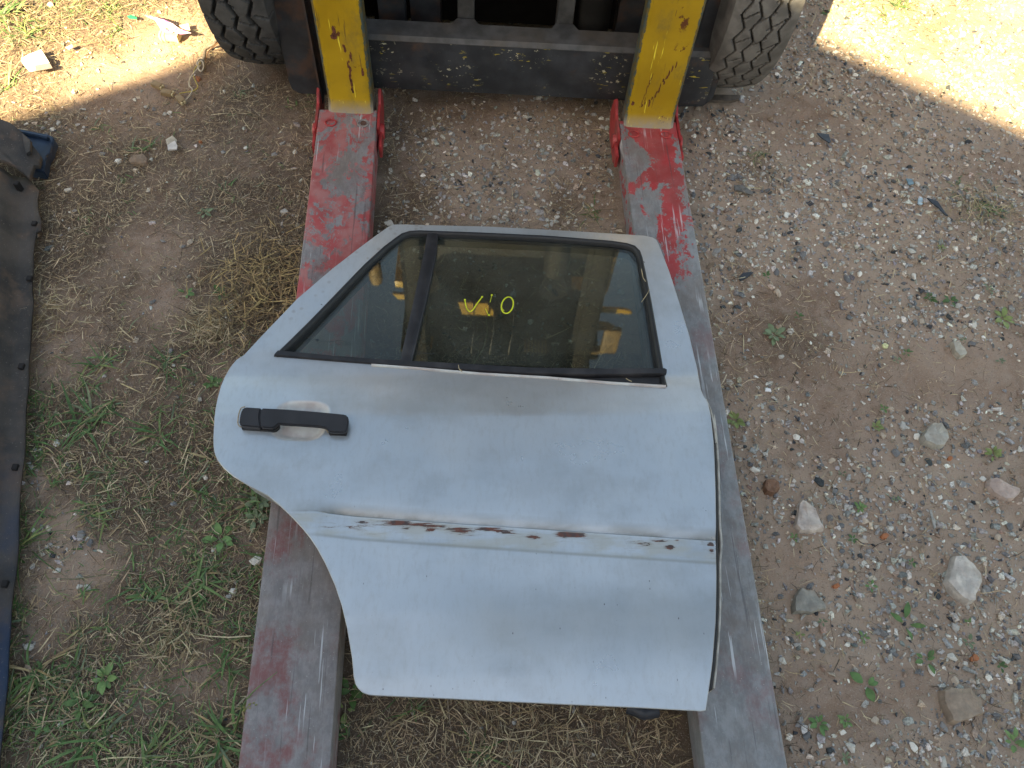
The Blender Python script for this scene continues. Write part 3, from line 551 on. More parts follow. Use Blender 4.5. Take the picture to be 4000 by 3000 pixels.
def yellow(name, wear=1.):
    m = M(name, .42, 0, .5); n = m.noise(16, 7, m.map((1, 1, .8)), .7); n2 = m.noise(70, 5, None, .7)
    c = m.mix(m.sm(m.noise(8, 5), .35, .7), (.33, .205, .004), (.42, .27, .008))
    c = m.mix(m.sm(m.noise(22, 7, m.map((1, 1, .5), (4, 0, 0)), .75), .5, .72, 0, .75*wear), c, (.20, .145, .03))
    if wear:
        r = m.ma('MULTIPLY', m.sm(m.ma('ADD', n, m.ma('MULTIPLY', n2, .25)), .735, .76), m.sm(m.noise(7, 3, m.map(loc=(1, 2, 8))), .40, .5)); c = m.mix(m.ma('MULTIPLY', r, .95), c, (.10, .028, .012))
        s = m.sm(m.noise(26, 5, m.map((5, 5, .35), (2, 0, 0), (0, .25, 0))), .655, .68); c = m.mix(m.ma('MULTIPLY', s, .7), c, (.10, .06, .02))
        s = m.sm(m.noise(26, 3, m.map((5, 5, .3), (6, 0, 0), (0, -.3, 0))), .67, .69); c = m.mix(m.ma('MULTIPLY', s, .8), c, (.85, .72, .06))
        e = m.attr('edge'); ee = m.sm(m.ma('ADD', e, m.ma('MULTIPLY', n2, 1.0)), .98, 1.06); c = m.mix(ee, c, m.mix(m.sm(m.noise(50, 3), .45, .55), (.055, .075, .07), (.12, .09, .03)))
        b = m.sm(m.xyz(2), .150, .118, 0, 1.); c = m.mix(m.ma('MULTIPLY', b, m.sm(n2, .3, .6, .6, 1)), c, (.25, .21, .165))
    m.col(c); m.bump(m.ma('ADD', n2, n), .25, .001); return m.m
BLK = metal_black('black_steel', .3); BLKC = metal_black('black_steel_chipped', .12, .95); BLKR = metal_black('black_steel_rusty', .45); YEL = yellow('yellow_worn'); YELB = yellow('yellow_body', 0)
MAST = plain('mast_grease', (.010, .0095, .009), .7, 0, .3, 20, spec=.15)
GRIME = plain('grimy_edge', (.052, .052, .053), .6, 0, .35, 30, .2, dirt=(.08, .062, .045)); HOLE = plain('dark_interior', (.012, .01, .01), .8)
def fork(x0, x1):
    "vertical shank and heel, tapered edge wear; blade lies inside the sleeve"
    prof = [(-.443, .66), (-.443, .36), (-.443, .20), (-.444, .155), (-.452, .128), (-.47, .108), (-.50, .098), (-.60, .094), (-.60, .05), (-.47, .045), (-.425, .055), (-.402, .085), (-.398, .13), (-.398, .36), (-.398, .66)]
    xs = np.linspace(x0, x1, 15); V = []; F = []; E = []; n = len(prof)
    dense = []
    for i in range(n):
        a = prof[i]; b = prof[(i+1) % n]; L = math.dist(a, b); k = max(1, int(L/.03))
        for j in range(k): dense.append((a[0]+(b[0]-a[0])*j/k, a[1]+(b[1]-a[1])*j/k))
    n = len(dense)
    for i, x in enumerate(xs):
        ed = min(x-x0, x1-x); ins = .0045 if i in (0, len(xs)-1) else 0
        for (y, z) in dense: V.append((x, y+(ins if y < -.42 else -ins), z)); E.append(math.exp(-ed/.006))
    for i in range(len(xs)-1):
        for j in range(n): F.append((i*n+j, i*n+(j+1) % n, (i+1)*n+(j+1) % n, (i+1)*n+j))
    me = from_np('fork', V, F, True); me.set_sharp_from_angle(angle=math.radians(35))
    a = me.attributes.new('edge', 'FLOAT', 'POINT'); a.data.foreach_set('value', E)
    bm = bmesh.new(); bm.from_mesh(me)
    bm.verts.ensure_lookup_table(); bm.faces.new([bm.verts[j] for j in range(n)]); bm.faces.new([bm.verts[(len(xs)-1)*n+j] for j in range(n)][::-1]); bmesh.ops.recalc_face_normals(bm, faces=bm.faces); bm.to_mesh(me); bm.free()
    f = link_mesh('fork', me, YEL, FL); return f
f1 = fork(-.415, -.306); f1['label'] = 'left yellow fork shank with a long vertical rust streak'
f2 = fork(.316, .440); f2['label'] = 'right yellow fork shank with diagonal rust streaks and a long scratch'
# rust streak raised scabs on shanks
def scab(x, z0, z1, wv, seed, par):
    r = random.Random(seed); bm = bmesh.new()
    z = z1
    while z > z0:
        l = r.uniform(.004, .02); xx = x(z)+r.gauss(0, .0015); k = r.uniform(.5, 1)*wv
        pts = [(xx-k*.5*r.uniform(.6, 1), z), (xx-k*.2, z+l*.3), (xx+k*.4, z-l*.1), (xx+k*.5*r.uniform(.5, 1), z-l*.7), (xx, z-l), (xx-k*.4, z-l*.8)]
        vs = [bm.verts.new((a, -.4437, b)) for a, b in pts]; bm.faces.new(vs); z -= l*r.uniform(.5, .95)
    o = link_mesh('rust_streak', to_mesh(bm, 'rust_streak'), plain('rust_scab', (.11, .035, .018), .95, 0, .4, 90, .3), par); return o
scab(lambda z: -.352+.02*(.28-z), .165, .262, .008, 1, f1); scab(lambda z: -.374, .325, .35, .017, 2, f1); scab(lambda z: -.355, .292, .305, .010, 3, f1); scab(lambda z: -.322, .228, .243, .009, 4, f1); scab(lambda z: -.343, .27, .285, .004, 5, f1)
scab(lambda z: .362+.35*(z-.17), .175, .305, .0055, 6, f2); scab(lambda z: .350+.1*(z-.17), .175, .27, .0025, 7, f2); scab(lambda z: .345+.5*(z-.16), .160, .185, .004, 8, f2); scab(lambda z: .330, .178, .184, .010, 9, f2)
def fpart(name, bm, mat, par=None, smooth=35): return link_mesh(name, to_mesh(bm, name, smooth), mat, par or FL)
# lower carriage bar, with a lighter sloped ledge on top
bm = bmesh.new(); add_box(bm, (-.50, -.365, .118), (.53, -.315, .262), .003); fpart('lower_carriage_bar', bm, BLKC)
t = bmesh.new(); pr = [(-.366, .262), (-.358, .272), (-.31, .277), (-.31, .255), (-.362, .255)]
a = [t.verts.new((-.50, y, z)) for y, z in pr]; b = [t.verts.new((.53, y, z)) for y, z in pr]; t.faces.new(a); t.faces.new(b[::-1])
for i in range(5): t.faces.new((a[i], a[(i+1) % 5], b[(i+1) % 5], b[i]))
fpart('ledge', t, GRIME)
for xc in (-.085, .155):      # notch gussets on the ledge
    bm = bmesh.new(); add_prism(bm, [(xc-.036, -.312), (xc-.022, -.288), (xc+.022, -.288), (xc+.036, -.312)], .255, .2765, .002); fpart('gusset', bm, GRIME)
bm = bmesh.new(); add_box(bm, (-.50, -.365, .475), (.53, -.315, .60), .004); fpart('upper_carriage_bar', bm, BLKC)
for s, x0, x1, nm in ((-1, -.525, -.405, 0), (1, .465, .552, 0)):
    bm = bmesh.new(); t = bmesh.new()
    pts = [(x0, .66), (x1, .66), (x1, .088), (x0+.02, .088), (x0+.004, .10), (x0, .125)] if s < 0 else [(x0, .66), (x1, .66), (x1, .12), (x1-.02, .092), (x0, .088)]
    a = [t.verts.new((x, -.345, z)) for x, z in pts]; b = [t.verts.new((x, -.30, z)) for x, z in pts]; t.faces.new(a); t.faces.new(b[::-1])
    for i in range(len(pts)): t.faces.new((a[i], a[(i+1) % len(pts)], b[(i+1) % len(pts)], b[i]))
    if s < 0:
        for v in t.verts: v.co.y -= .0225
    bmesh.ops.recalc_face_normals(t, faces=t.faces); bmesh.ops.bevel(t, geom=t.edges[:], offset=.003, segments=2, affect='EDGES'); fpart('side_plate', t, BLKR if s < 0 else BLK)
bm = bmesh.new(); add_box(bm, (-.445, -.40, .09), (-.44, -.37, .60)); fpart('side_rib', bm, BLKR)
for x0, x1, y, mt in ((-.30, -.235, -.26, BLK), (-.225, -.15, -.23, BLKR), (-.105, -.065, -.285, GRIME), (.135, .175, -.285, GRIME), (.285, .345, -.25, BLK)):
    bm = bmesh.new(); add_box(bm, (x0, y, .15), (x1, y+.05, .62), .003); fpart('carriage_upright', bm, mt)
bm = bmesh.new(); add_cyl(bm, (.225, -.25, .20), (.225, -.25, 1.1), .042, seg=28); cy = fpart('lift_cylinder', bm, MAST)
bm = bmesh.new(); add_cyl(bm, (.225, -.25, .395), (.225, -.25, .44), .0435, seg=28); fpart('cylinder_collar', bm, plain('rust_orange', (.20, .095, .03), .6, 0, .4, 60, .2), cy)
for x0, x1, mt in ((-.32, -.25, BLK), (.36, .43, BLK)):      # mast channels
    bm = bmesh.new(); add_box(bm, (x0, -.20, .10), (x1, -.185, 2.02), .002); add_box(bm, (x0 if x0 < 0 else x1-.018, -.20, .10), (x0+.018 if x0 < 0 else x1, -.06, 2.02), .002); add_box(bm, (x0, -.075, .10), (x1, -.06, 2.02), .002); fpart('mast_channel', bm, MAST)
bm = bmesh.new(); add_box(bm, (-.34, -.17, 1.90), (.45, -.08, 2.0), .004); add_box(bm, (-.34, -.06, 1.12), (.45, -.02, 1.22), .004); add_box(bm, (-.34, -.05, .30), (.45, .0, .60), .004); fpart('mast_crossbeam', bm, MAST)
for q in ((-.13, .02, 1.66, 1.76), (-.40, -.28, 1.62, 1.655), (.42, .60, 1.66, 1.69)):
    bm = bmesh.new(); t = bmesh.new(); a, b, z0, z1 = q; vs = [t.verts.new(p) for p in ((a, .0, z0), (b-.03, .0, z0), (b, .0, z0+(z1-z0)*.5), (b+.01, .0, z1), (a+.02, 0, z1))]; f = t.faces.new(vs); r = bmesh.ops.extrude_face_region(t, geom=[f]); bmesh.ops.translate(t, vec=(0, .012, 0), verts=[v for v in r['geom'] if isinstance(v, bmesh.types.BMVert)]); fpart('yellow_plate', t, YELB)
for x in (-.06, .02, .10):      # hydraulic hoses and chains
    V, F = tube_np([(x, -.12, 1.48), (x+.004, -.12, 1.7), (x-.01, -.12, 1.90)], .0045, 8); fp = link_mesh('hydraulic_hose', from_np('hose', V, F, True), plain('hose_rubber', (.03, .03, .03), .5), FL)
# tyres -------------------------------------------------------------
def tyre(xl, xr, yc, style, lab):
    R0 = .42; Wt = xr-xl; cx = (xl+xr)/2; root = link_mesh('tyre', None, None, FL) if False else None
    nt = 760; na = 76
    sp = np.linspace(-1, 1, na); th = np.linspace(0, 2*math.pi, nt, endpoint=False)
    TH, SP = np.meshgrid(th, sp, indexing='ij'); half = Wt/2
    # profile across: flat tread, round shoulder, sidewall
    u = SP*1.35; au = np.abs(u); x = np.where(au < 1, u*half, np.sign(u)*(half+.016*np.sin(np.clip((au-1)/.35, 0, 1)*math.pi*.75)))
    r = R0-.010*np.clip(au, 0, 1)**2.5-np.where(au > 1, ((au-1)/.35)*.13, 0)
    t = TH*R0; tri = lambda q: 2*np.abs(q-np.floor(q+.5))*2-1
    g = np.zeros_like(t)
    if style == 0:      # wide diagonal blocks
        pit = 2*math.pi*R0/34; A_ = .24
        lines = [(-.56, 0, .0050), (-.02, .5, .0050), (.52, 0, .0050)]
        for s0, ph, wd in lines: g = np.maximum(g, 1-sstep(wd*.55, wd*1.0, np.abs(u*half-(s0+A_*.45*tri(t/pit+ph))*half)))
        sk = t+u*half*.55
        for (a, b, ph) in ((-.56, -.02, .12), (-.02, .52, .62)):
            d = np.abs(((sk/pit+ph) % 1)-.5)*pit; ins = (u > a-.08) & (u < b+.08); g = np.maximum(g, np.where(ins, .9*(1-sstep(.0015, .0036, d)), 0))
        d = np.abs(((sk/pit+.12) % 1)-.5)*pit; g = np.maximum(g, np.where(au > .60, .9*(1-sstep(.002, .0042, d))*sstep(.6, .66, au)*(1-sstep(1.0, 1.08, au)), 0)); depth = .013
    else:               # narrow zigzag grooves with long sipes
        pit = 2*math.pi*R0/38; A_ = .20
        for s0, ph, wd in [(-.62, 0, .0026), (-.22, .5, .0026), (.20, 0, .0026), (.60, .5, .0026)]:
            g = np.maximum(g, 1-sstep(wd*.5, wd, np.abs(u*half-(s0+A_*.5*tri(t/pit+ph))*half)))
        sk = t-u*half*.8
        for (a, b, ph) in ((-.62, -.22, .1), (-.22, .20, .55), (.20, .60, .1)):
            d = np.abs(((sk/pit+ph) % 1)-.5)*pit; g = np.maximum(g, np.where((u > a-.05) & (u < b+.05), .8*(1-sstep(.0012, .0026, d)), 0))
        depth = .010
    wall = np.where(au > 1.02, .004*(np.sin((au-1)*80) > .6), 0)
    r = r-depth*g*(au < 1.12)-wall+.0006*(vn(t, u*half, .004, 3)-.5)
    V = np.stack([x+cx, yc-r*np.cos(TH), R0-.004+r*np.sin(TH)], -1).reshape(-1, 3)
    i = np.arange(nt)[:, None]*na; j = np.arange(na-1)[None]; i2 = ((np.arange(nt)+1) % nt)[:, None]*na
    F = np.stack([i+j, i2+j, i2+j+1, i+j+1], -1).reshape(-1, 4)
    me = from_np('tyre', V, F, True); me.set_sharp_from_angle(angle=math.radians(38)); a = me.attributes.new('groove', 'FLOAT', 'POINT'); a.data.foreach_set('value', g.astype(np.float32).ravel())
    c0 = (.062, .062, .063) if style == 0 else (.135, .13, .122)
    m = M('tyre_rubber', .78 if style == 0 else .62, 0, .35); c = m.mix(m.sm(m.noise(28, 6), .35, .7), tuple(q*.75 for q in c0), tuple(q*1.3 for q in c0)); c = m.mix(m.sm(m.noise(180, 4), .62, .75, 0, .35), c, (.15, .14, .125))
    c = m.mix(m.ma('MULTIPLY', m.attr('groove'), .75), c, (.02, .018, .017)); m.col(c); m.bump(m.noise(140, 6, None, .7), .4, .0015)
    o = link_mesh('tyre', me, m.m, FL); o['label'] = lab
    bm = bmesh.new(); s = -1 if cx < 0 else 1; xo = cx+s*Wt*.25
    for rr, dx, r2 in ((.287, .0, .287),): add_cyl(bm, (cx-Wt*.46, yc, .416), (cx+Wt*.46, yc, .416), .30, seg=48)
    add_cyl(bm, (xo, yc, .416), (xo+s*.05, yc, .416), .11, .09, 24)
    fpart('rim', bm, YELB, o)
tyre(-.675, -.527, 0.0, 0, 'left front tyre, dark with deep chunky blocks'); tyre(.512, .664, 0., 1, 'right front tyre, dusty and worn with shallow zigzag grooves')
# body, mostly seen only as reflection in the door glass
bm = bmesh.new(); add_box(bm, (-.50, -.02, .06), (.48, .40, .34), .02); fpart('drive_axle', bm, MAST); bm = bmesh.new(); add_box(bm, (-.5, .45, .22), (.5, 1.75, 1.05), .05); fpart('body', bm, YELB)
bm = bmesh.new(); add_box(bm, (-.5, 1.75, .2), (.5, 2.25, 1.1), .1); fpart('counterweight', bm, YELB)
bm = bmesh.new(); add_cyl(bm, (-.52, 1.75, .30), (-.36, 1.75, .30), .30, seg=36); fpart('rear_tyre', bm, HOLE); bm = bmesh.new(); add_cyl(bm, (.36, 1.75, .30), (.52, 1.75, .30), .30, seg=36); fpart('rear_tyre', bm, HOLE)
bm = bmesh.new(); add_box(bm, (-.42, .06, .25), (.42, .44, .95), .03); fpart('front_cowl', bm, MAST); bm = bmesh.new(); add_box(bm, (-.24, .95, 1.05), (.24, 1.4, 1.15), .04); fpart('seat', bm, HOLE); bm = bmesh.new(); add_box(bm, (-.24, 1.35, 1.15), (.24, 1.45, 1.6), .04); fpart('seat_back', bm, HOLE)
PIL = plain('pillar_tan', (.17, .115, .04), .6, 0, .3, 20)
for s in (-1, 1):
    for (ya, za, yb, zb) in ((.10, .9, .42, 2.08), (1.75, 1.05, 1.55, 2.08)):
        V, F = tube_np([(s*.50, ya, za), (s*.52, (ya+yb)/2, (za+zb)/2), (s*.55, yb, zb)], .032, 8); link_mesh('guard_pillar', from_np('pillar', V, F, True), PIL, FL)
for s in (-1, 1):
    bm = bmesh.new(); add_box(bm, (s*.43-.03, .40, 2.06), (s*.43+.03, 1.6, 2.11), .008); fpart('guard_rail', bm, YELB)
bm = bmesh.new(); add_box(bm, (-.40, .02, 2.075), (.52, 1.6, 2.10), .006); fpart('guard_roof', bm, MAST)
for k in range(14):
    bm = bmesh.new(); x = -.36+k*.016+(.42 if k > 6 else 0); add_box(bm, (x, .012, 2.07), (x+.009, .10, 2.112), .002); fpart('guard_tooth', bm, YELB)
bm = bmesh.new(); add_box(bm, (-.40, .35, 1.25), (.50, .38, 1.9), .004); add_box(bm, (-.2, .1, 1.7), (.1, .14, 1.85), .004); fpart('dash_panel', bm, MAST)
V, F = tube_np([(.0+.17*math.cos(t), .62+.15*math.sin(t), 1.30-.07*math.sin(t)) for t in np.linspace(0, 2*math.pi, 33)[:-1]], .012, 8, None, True); sw = link_mesh('steering_wheel', from_np('wheel', V, F, True), HOLE, FL)
bm = bmesh.new(); add_cyl(bm, (0, .62, 1.3), (0, .48, .95), .02, seg=12); fpart('column', bm, HOLE, sw)
V, F = tube_np([(.50+.085*math.cos(t_)*(1+.2*math.sin(t_)), .05+.01*math.cos(t_), 1.96+.10*math.sin(t_)) for t_ in np.linspace(0, 2*math.pi, 17)[:-1]], .022, 8, None, True); mr_ = link_mesh('mirror_hoop', from_np('mirror_hoop', V, F, True), PIL, FL)
bm = bmesh.new(); add_box(bm, (.52, .03, 1.87), (.60, .06, 2.06), .02); fpart('mirror_shell', bm, PIL, mr_)
for s in (-1, 1):
    bm = bmesh.new(); add_cyl(bm, (s*.30, .30, 1.95), (s*.30, .36, 1.95), .07, .05, 20); add_box(bm, (s*.30-.01, .33, 1.95), (s*.30+.01, .37, 2.08)); fpart('work_light', bm, plain('lamp_shell', (.25, .22, .18), .4))

# ------------------------------------------------------------------ the car door
def zp(y, x=0.):
    return float(np.interp(y, [.18, .26, .36, .50, .62, .72, .785, .815, .90, 1.05, 1.25], [.200, .215, .228, .237, .239, .234, .221, .213, .209, .204, .194]))
zpa = lambda y: np.interp(y, [.18, .26, .36, .50, .62, .72, .785, .815, .90, 1.05, 1.25], [.200, .215, .228, .237, .239, .234, .221, .213, .209, .204, .194])
def PD(px, py, dz=0.):
    z = .21
    for _ in range(6): p = P(px, py, z+dz); z = zp(p.y)
    return p
OUT = [(1536, 877), (1519, 884), (1480, 911), (1400, 970), (1300, 1047), (1161, 1165), (1101, 1228), (1020, 1312), (952, 1385), (937, 1393), (923, 1403), (908, 1420), (894, 1440), (877, 1470), (863, 1503), (849, 1554), (841, 1595), (837, 1629), (833, 1709), (834, 1740), (837, 1760), (842, 1776), (852, 1797), (872, 1823),
       (911, 1857), (969, 1892), (1046, 1933), (1089, 1967), (1137, 2013), (1181, 2060), (1212, 2098), (1240, 2140), (1272, 2199), (1310, 2285), (1336, 2362), (1358, 2456), (1377, 2570), (1383, 2640), (1389, 2668), (1400, 2688), (1418, 2704), (1440, 2712), (1470, 2715), (1701, 2725), (2131, 2746), (2474, 2761), (2740, 2775), (2756, 2772),
       (2759, 2755), (2770, 2680), (2783, 2580), (2795, 2428), (2798, 2259), (2797, 2108), (2795, 1922), (2787, 1719), (2776, 1620), (2765, 1572), (2748, 1545), (2738, 1520), (2725, 1446), (2693, 1311), (2652, 1175), (2612, 1053), (2571, 949), (2563, 934), (2550, 926), (2517, 919), (2300, 906), (2133, 897), (1905, 885), (1700, 880), (1560, 876)]
WIN = [(1071, 1388), (1085, 1375), (1201, 1262), (1310, 1150), (1424, 1033), (1500, 964), (1545, 930), (1569, 913), (1601, 903), (1640, 901), (1715, 904), (1900, 911), (2133, 922), (2386, 941), (2449, 950), (2480, 960), (2500, 980), (2509, 1005), (2519, 1050), (2545, 1180), (2575, 1350), (2606, 1509), (2500, 1504), (2386, 1496), (2133, 1475), (1880, 1459), (1627, 1436), (1430, 1421), (1200, 1402), (1085, 1393)]
def densify(pts, step=.012):
    out = []
    for i, a in enumerate(pts):
        b = pts[(i+1) % len(pts)]; k = max(1, int((b-a).length/step))
        for j in range(k): out.append(a.lerp(b, j/k))
    return out
outw = densify([PD(*q) for q in OUT]); winw = densify([PD(*q) for q in WIN])
DB = Vector((.05, .70, .0)); DZ = .11        # door origin
oa = np.array([p[:2] for p in outw]); wa = np.array([p[:2] for p in winw])
CR = [PD(*q) for q in ((1240, 1994), (1400, 2012), (1800, 2041), (2300, 2074), (2801, 2106))]; crx = [p.x for p in CR]; cry = [p.y for p in CR]
RC = PD(1174, 1638)
def recess(X, Y):
    a = (X-RC.x)+.10*(Y-RC.y)*0-(.12)*(Y-RC.y); b = Y-RC.y+.06*(X-RC.x); q = (np.abs(a/.0520)**3.2+np.abs(b/.0455)**3.2)**(1/3.2)
    return q
def skin_z(X, Y):
    z = zpa(Y)+.004*np.cos((X-.05)*2.6)-.004
    v = Y-np.interp(X, crx, cry); fade = sstep(crx[0]-.01, crx[0]+.05, X)
    z = z+fade*np.where(v > 0, -.006*np.exp(-(v/.012)**1.3), np.where(v > -.003, -.006*(1+v/.003), 0.0)-.0012*sstep(-.043, -.040, v)*(1-sstep(-.004, -.001, v)))
    z = z-.013*(1-sstep(.62, .99, recess(X, Y)))
    
    b = sstep(.035, 0, np.abs(v)) if False else 0
    return z+.0009*(fbm(X, Y, .12, 2)-.5)
s = .0075; lx, ly = np.meshgrid(np.arange(-.55, .6, s), np.arange(.15, 1.3, s)); lx = lx+(np.arange(lx.shape[0])[:, None] % 2)*s/2
cand = [np.stack([lx.ravel(), ly.ravel()], 1)]
s = .0026; fx, fy = np.meshgrid(np.arange(RC.x-.065, RC.x+.065, s), np.arange(RC.y-.055, RC.y+.055, s)); q = recess(fx.ravel(), fy.ravel()); k = (q < 1.2); cand.append(np.stack([fx.ravel()[k], fy.ravel()[k]], 1))
c0 = cand[0]; cand[0] = c0[recess(c0[:, 0], c0[:, 1]) > 1.22]
v0 = cand[0][:, 1]-np.interp(cand[0][:, 0], crx, cry); cand[0] = cand[0][~((v0 > -.045) & (v0 < .018) & (cand[0][:, 0] > crx[0]-.01))]
for dv in (-.042, -.037, -.032, -.027, -.022, -.017, -.013, -.009, -.005, -.003, -.0015, 0, .002, .0045, .0075, .011, .015):
    xx = np.arange(crx[0]-.008, .6, .007); cand.append(np.stack([xx, np.interp(xx, crx, cry)+dv], 1))
pts = np.concatenate(cand); k = inside(pts[:, 0], pts[:, 1], oa) & ~inside(pts[:, 0], pts[:, 1], wa)
pts = pts[k]; k = (dist_poly(pts[:, 0], pts[:, 1], oa) > .0032) & (dist_poly(pts[:, 0], pts[:, 1], wa) > .0032); pts = pts[k]
e1 = []; 
for d in (.0015, .004, .0070):   # rows following the outline for the rolled edge
    pass
n1, n2 = len(oa), len(wa); allp = [Vector(p) for p in np.concatenate([oa, wa, pts])]
ed = [(i, (i+1) % n1) for i in range(n1)]+[(n1+i, n1+(i+1) % n2) for i in range(n2)]
cv, ce, cf, _, _, _ = geometry.delaunay_2d_cdt(allp, ed, [], 0, 1e-6)
cv = np.array([v[:] for v in cv]); cf = np.array([f for f in cf if len(f) == 3]); cen = cv[cf].mean(1)
k = inside(cen[:, 0], cen[:, 1], oa) & ~inside(cen[:, 0], cen[:, 1], wa); cf = cf[k]
a2 = cv[cf]; area = (a2[:, 1, 0]-a2[:, 0, 0])*(a2[:, 2, 1]-a2[:, 0, 1])-(a2[:, 2, 0]-a2[:, 0, 0])*(a2[:, 1, 1]-a2[:, 0, 1]); cf[area < 0] = cf[area < 0][:, ::-1]
Z = skin_z(cv[:, 0], cv[:, 1]); V3 = np.stack([cv[:, 0]-DB.x, cv[:, 1]-DB.y, Z-DZ], 1)
door = empty('car_door', (DB.x, DB.y, DZ), lab='silver rear car door lying flat across the two fork sleeves', cat='car door')
def edge_wall(loop, zf, inset, depth, r=1):
    "rolled hem going down from an outline"
    n = len(loop); V = []; F = []
    cx, cy = np.mean([p[0] for p in loop]), np.mean([p[1] for p in loop])
    for i, p in enumerate(loop):
        a = loop[i-1]; b = loop[(i+1) % n]; t = Vector((b[0]-a[0], b[1]-a[1])); nr = Vector((t.y, -t.x)).normalized()*r
        z = zf(p[0], p[1])
        for (o, dz) in ((0, 0), (.0010, -.0012), (.0008, -.004), (-inset, -depth)): V.append((p[0]+nr.x*o-DB.x, p[1]+nr.y*o-DB.y, z+dz-DZ))
    for i in range(n):
        for k in range(3): F.append((i*4+k, i*4+k+1, ((i+1) % n)*4+k+1, ((i+1) % n)*4+k))
    return np.array(V), np.array(F)
sz1 = lambda x, y: float(skin_z(np.array([x]), np.array([y]))[0])
ar = lambda L: sum(L[i][0]*L[(i+1) % len(L)][1]-L[(i+1) % len(L)][0]*L[i][1] for i in range(len(L)))
ro = 1 if ar(oa) > 0 else -1; rw = -1 if ar(wa) > 0 else 1
me = from_np('skin', V3, cf, True)
ev, ef = edge_wall(oa, sz1, .004, .012, ro); wv_, wf = edge_wall(wa, sz1, -.001, .009, rw)
me2 = from_np('hem', np.concatenate([ev, wv_]), np.concatenate([ef, wf+len(ev)]), True)
bm = bmesh.new(); bm.from_mesh(me); bm.from_mesh(me2); bmesh.ops.remove_doubles(bm, verts=bm.verts, dist=.00002); bmesh.ops.recalc_face_normals(bm, faces=bm.faces)
me = bpy.data.meshes.new('outer_skin'); bm.to_mesh(me); bm.free()
for p in me.polygons: p.use_smooth = True
me.set_sharp_from_angle(angle=math.radians(32))
co = np.zeros(len(me.vertices)*3, np.float32); me.vertices.foreach_get('co', co); co = co.reshape(-1, 3)
if np.mean([p.normal.z for p in me.polygons]) < 0: me.flip_normals()
wx, wy = co[:, 0]+DB.x, co[:, 1]+DB.y
at = me.attributes.new('crease', 'FLOAT', 'POINT'); at.data.foreach_set('value', (wy-np.interp(wx, crx, cry)).astype(np.float32))
belt = [PD(1075, 1391), PD(2605, 1509)]
at = me.attributes.new('belt', 'FLOAT', 'POINT'); at.data.foreach_set('value', (np.interp(wx, [p.x for p in belt], [p.y for p in belt])-wy).astype(np.float32))
at = me.attributes.new('recess', 'FLOAT', 'POINT'); at.data.foreach_set('value', recess(wx, wy).astype(np.float32))
at = me.attributes.new('rim', 'FLOAT', 'POINT'); at.data.foreach_set('value', np.minimum(dist_poly(wx, wy, oa), .1).astype(np.float32))
RW = np.zeros(len(wx))
for (a, b, rx, ry, k_) in [(1560, 2040, 80, 12, 1), (1680, 2052, 90, 14, 1), (1800, 2074, 70, 14, 1), (1905, 2064, 55, 9, .9), (1410, 2052, 36, 16, .8), (1282, 2055, 45, 7, .7), (1350, 2052, 40, 10, .6), (2085, 2097, 30, 8, 1.2), (2232, 2085, 58, 9, 1.7), (2190, 2096, 40, 8, .6), (1585, 2066, 22, 6, 1.2), (1680, 2070, 20, 5, 1.), (2585, 2108, 28, 6, 1), (2620, 2136, 15, 8, 1.5), (2650, 2110, 12, 5, 1), (2745, 2117, 14, 5, 1.1), (2782, 2123, 14, 8, 1.6), (2500, 2120, 60, 8, .5), (2780, 2150, 12, 12, .8), (1980, 2080, 60, 8, .5)]:
    p = PD(a, b); RW = np.maximum(RW, k_*np.exp(-((wx-p.x)/(rx/2170))**2-((wy-p.y+(wx-p.x)*.065)/(ry/2170))**2))
at = me.attributes.new('rust', 'FLOAT', 'POINT'); at.data.foreach_set('value', RW.astype(np.float32))
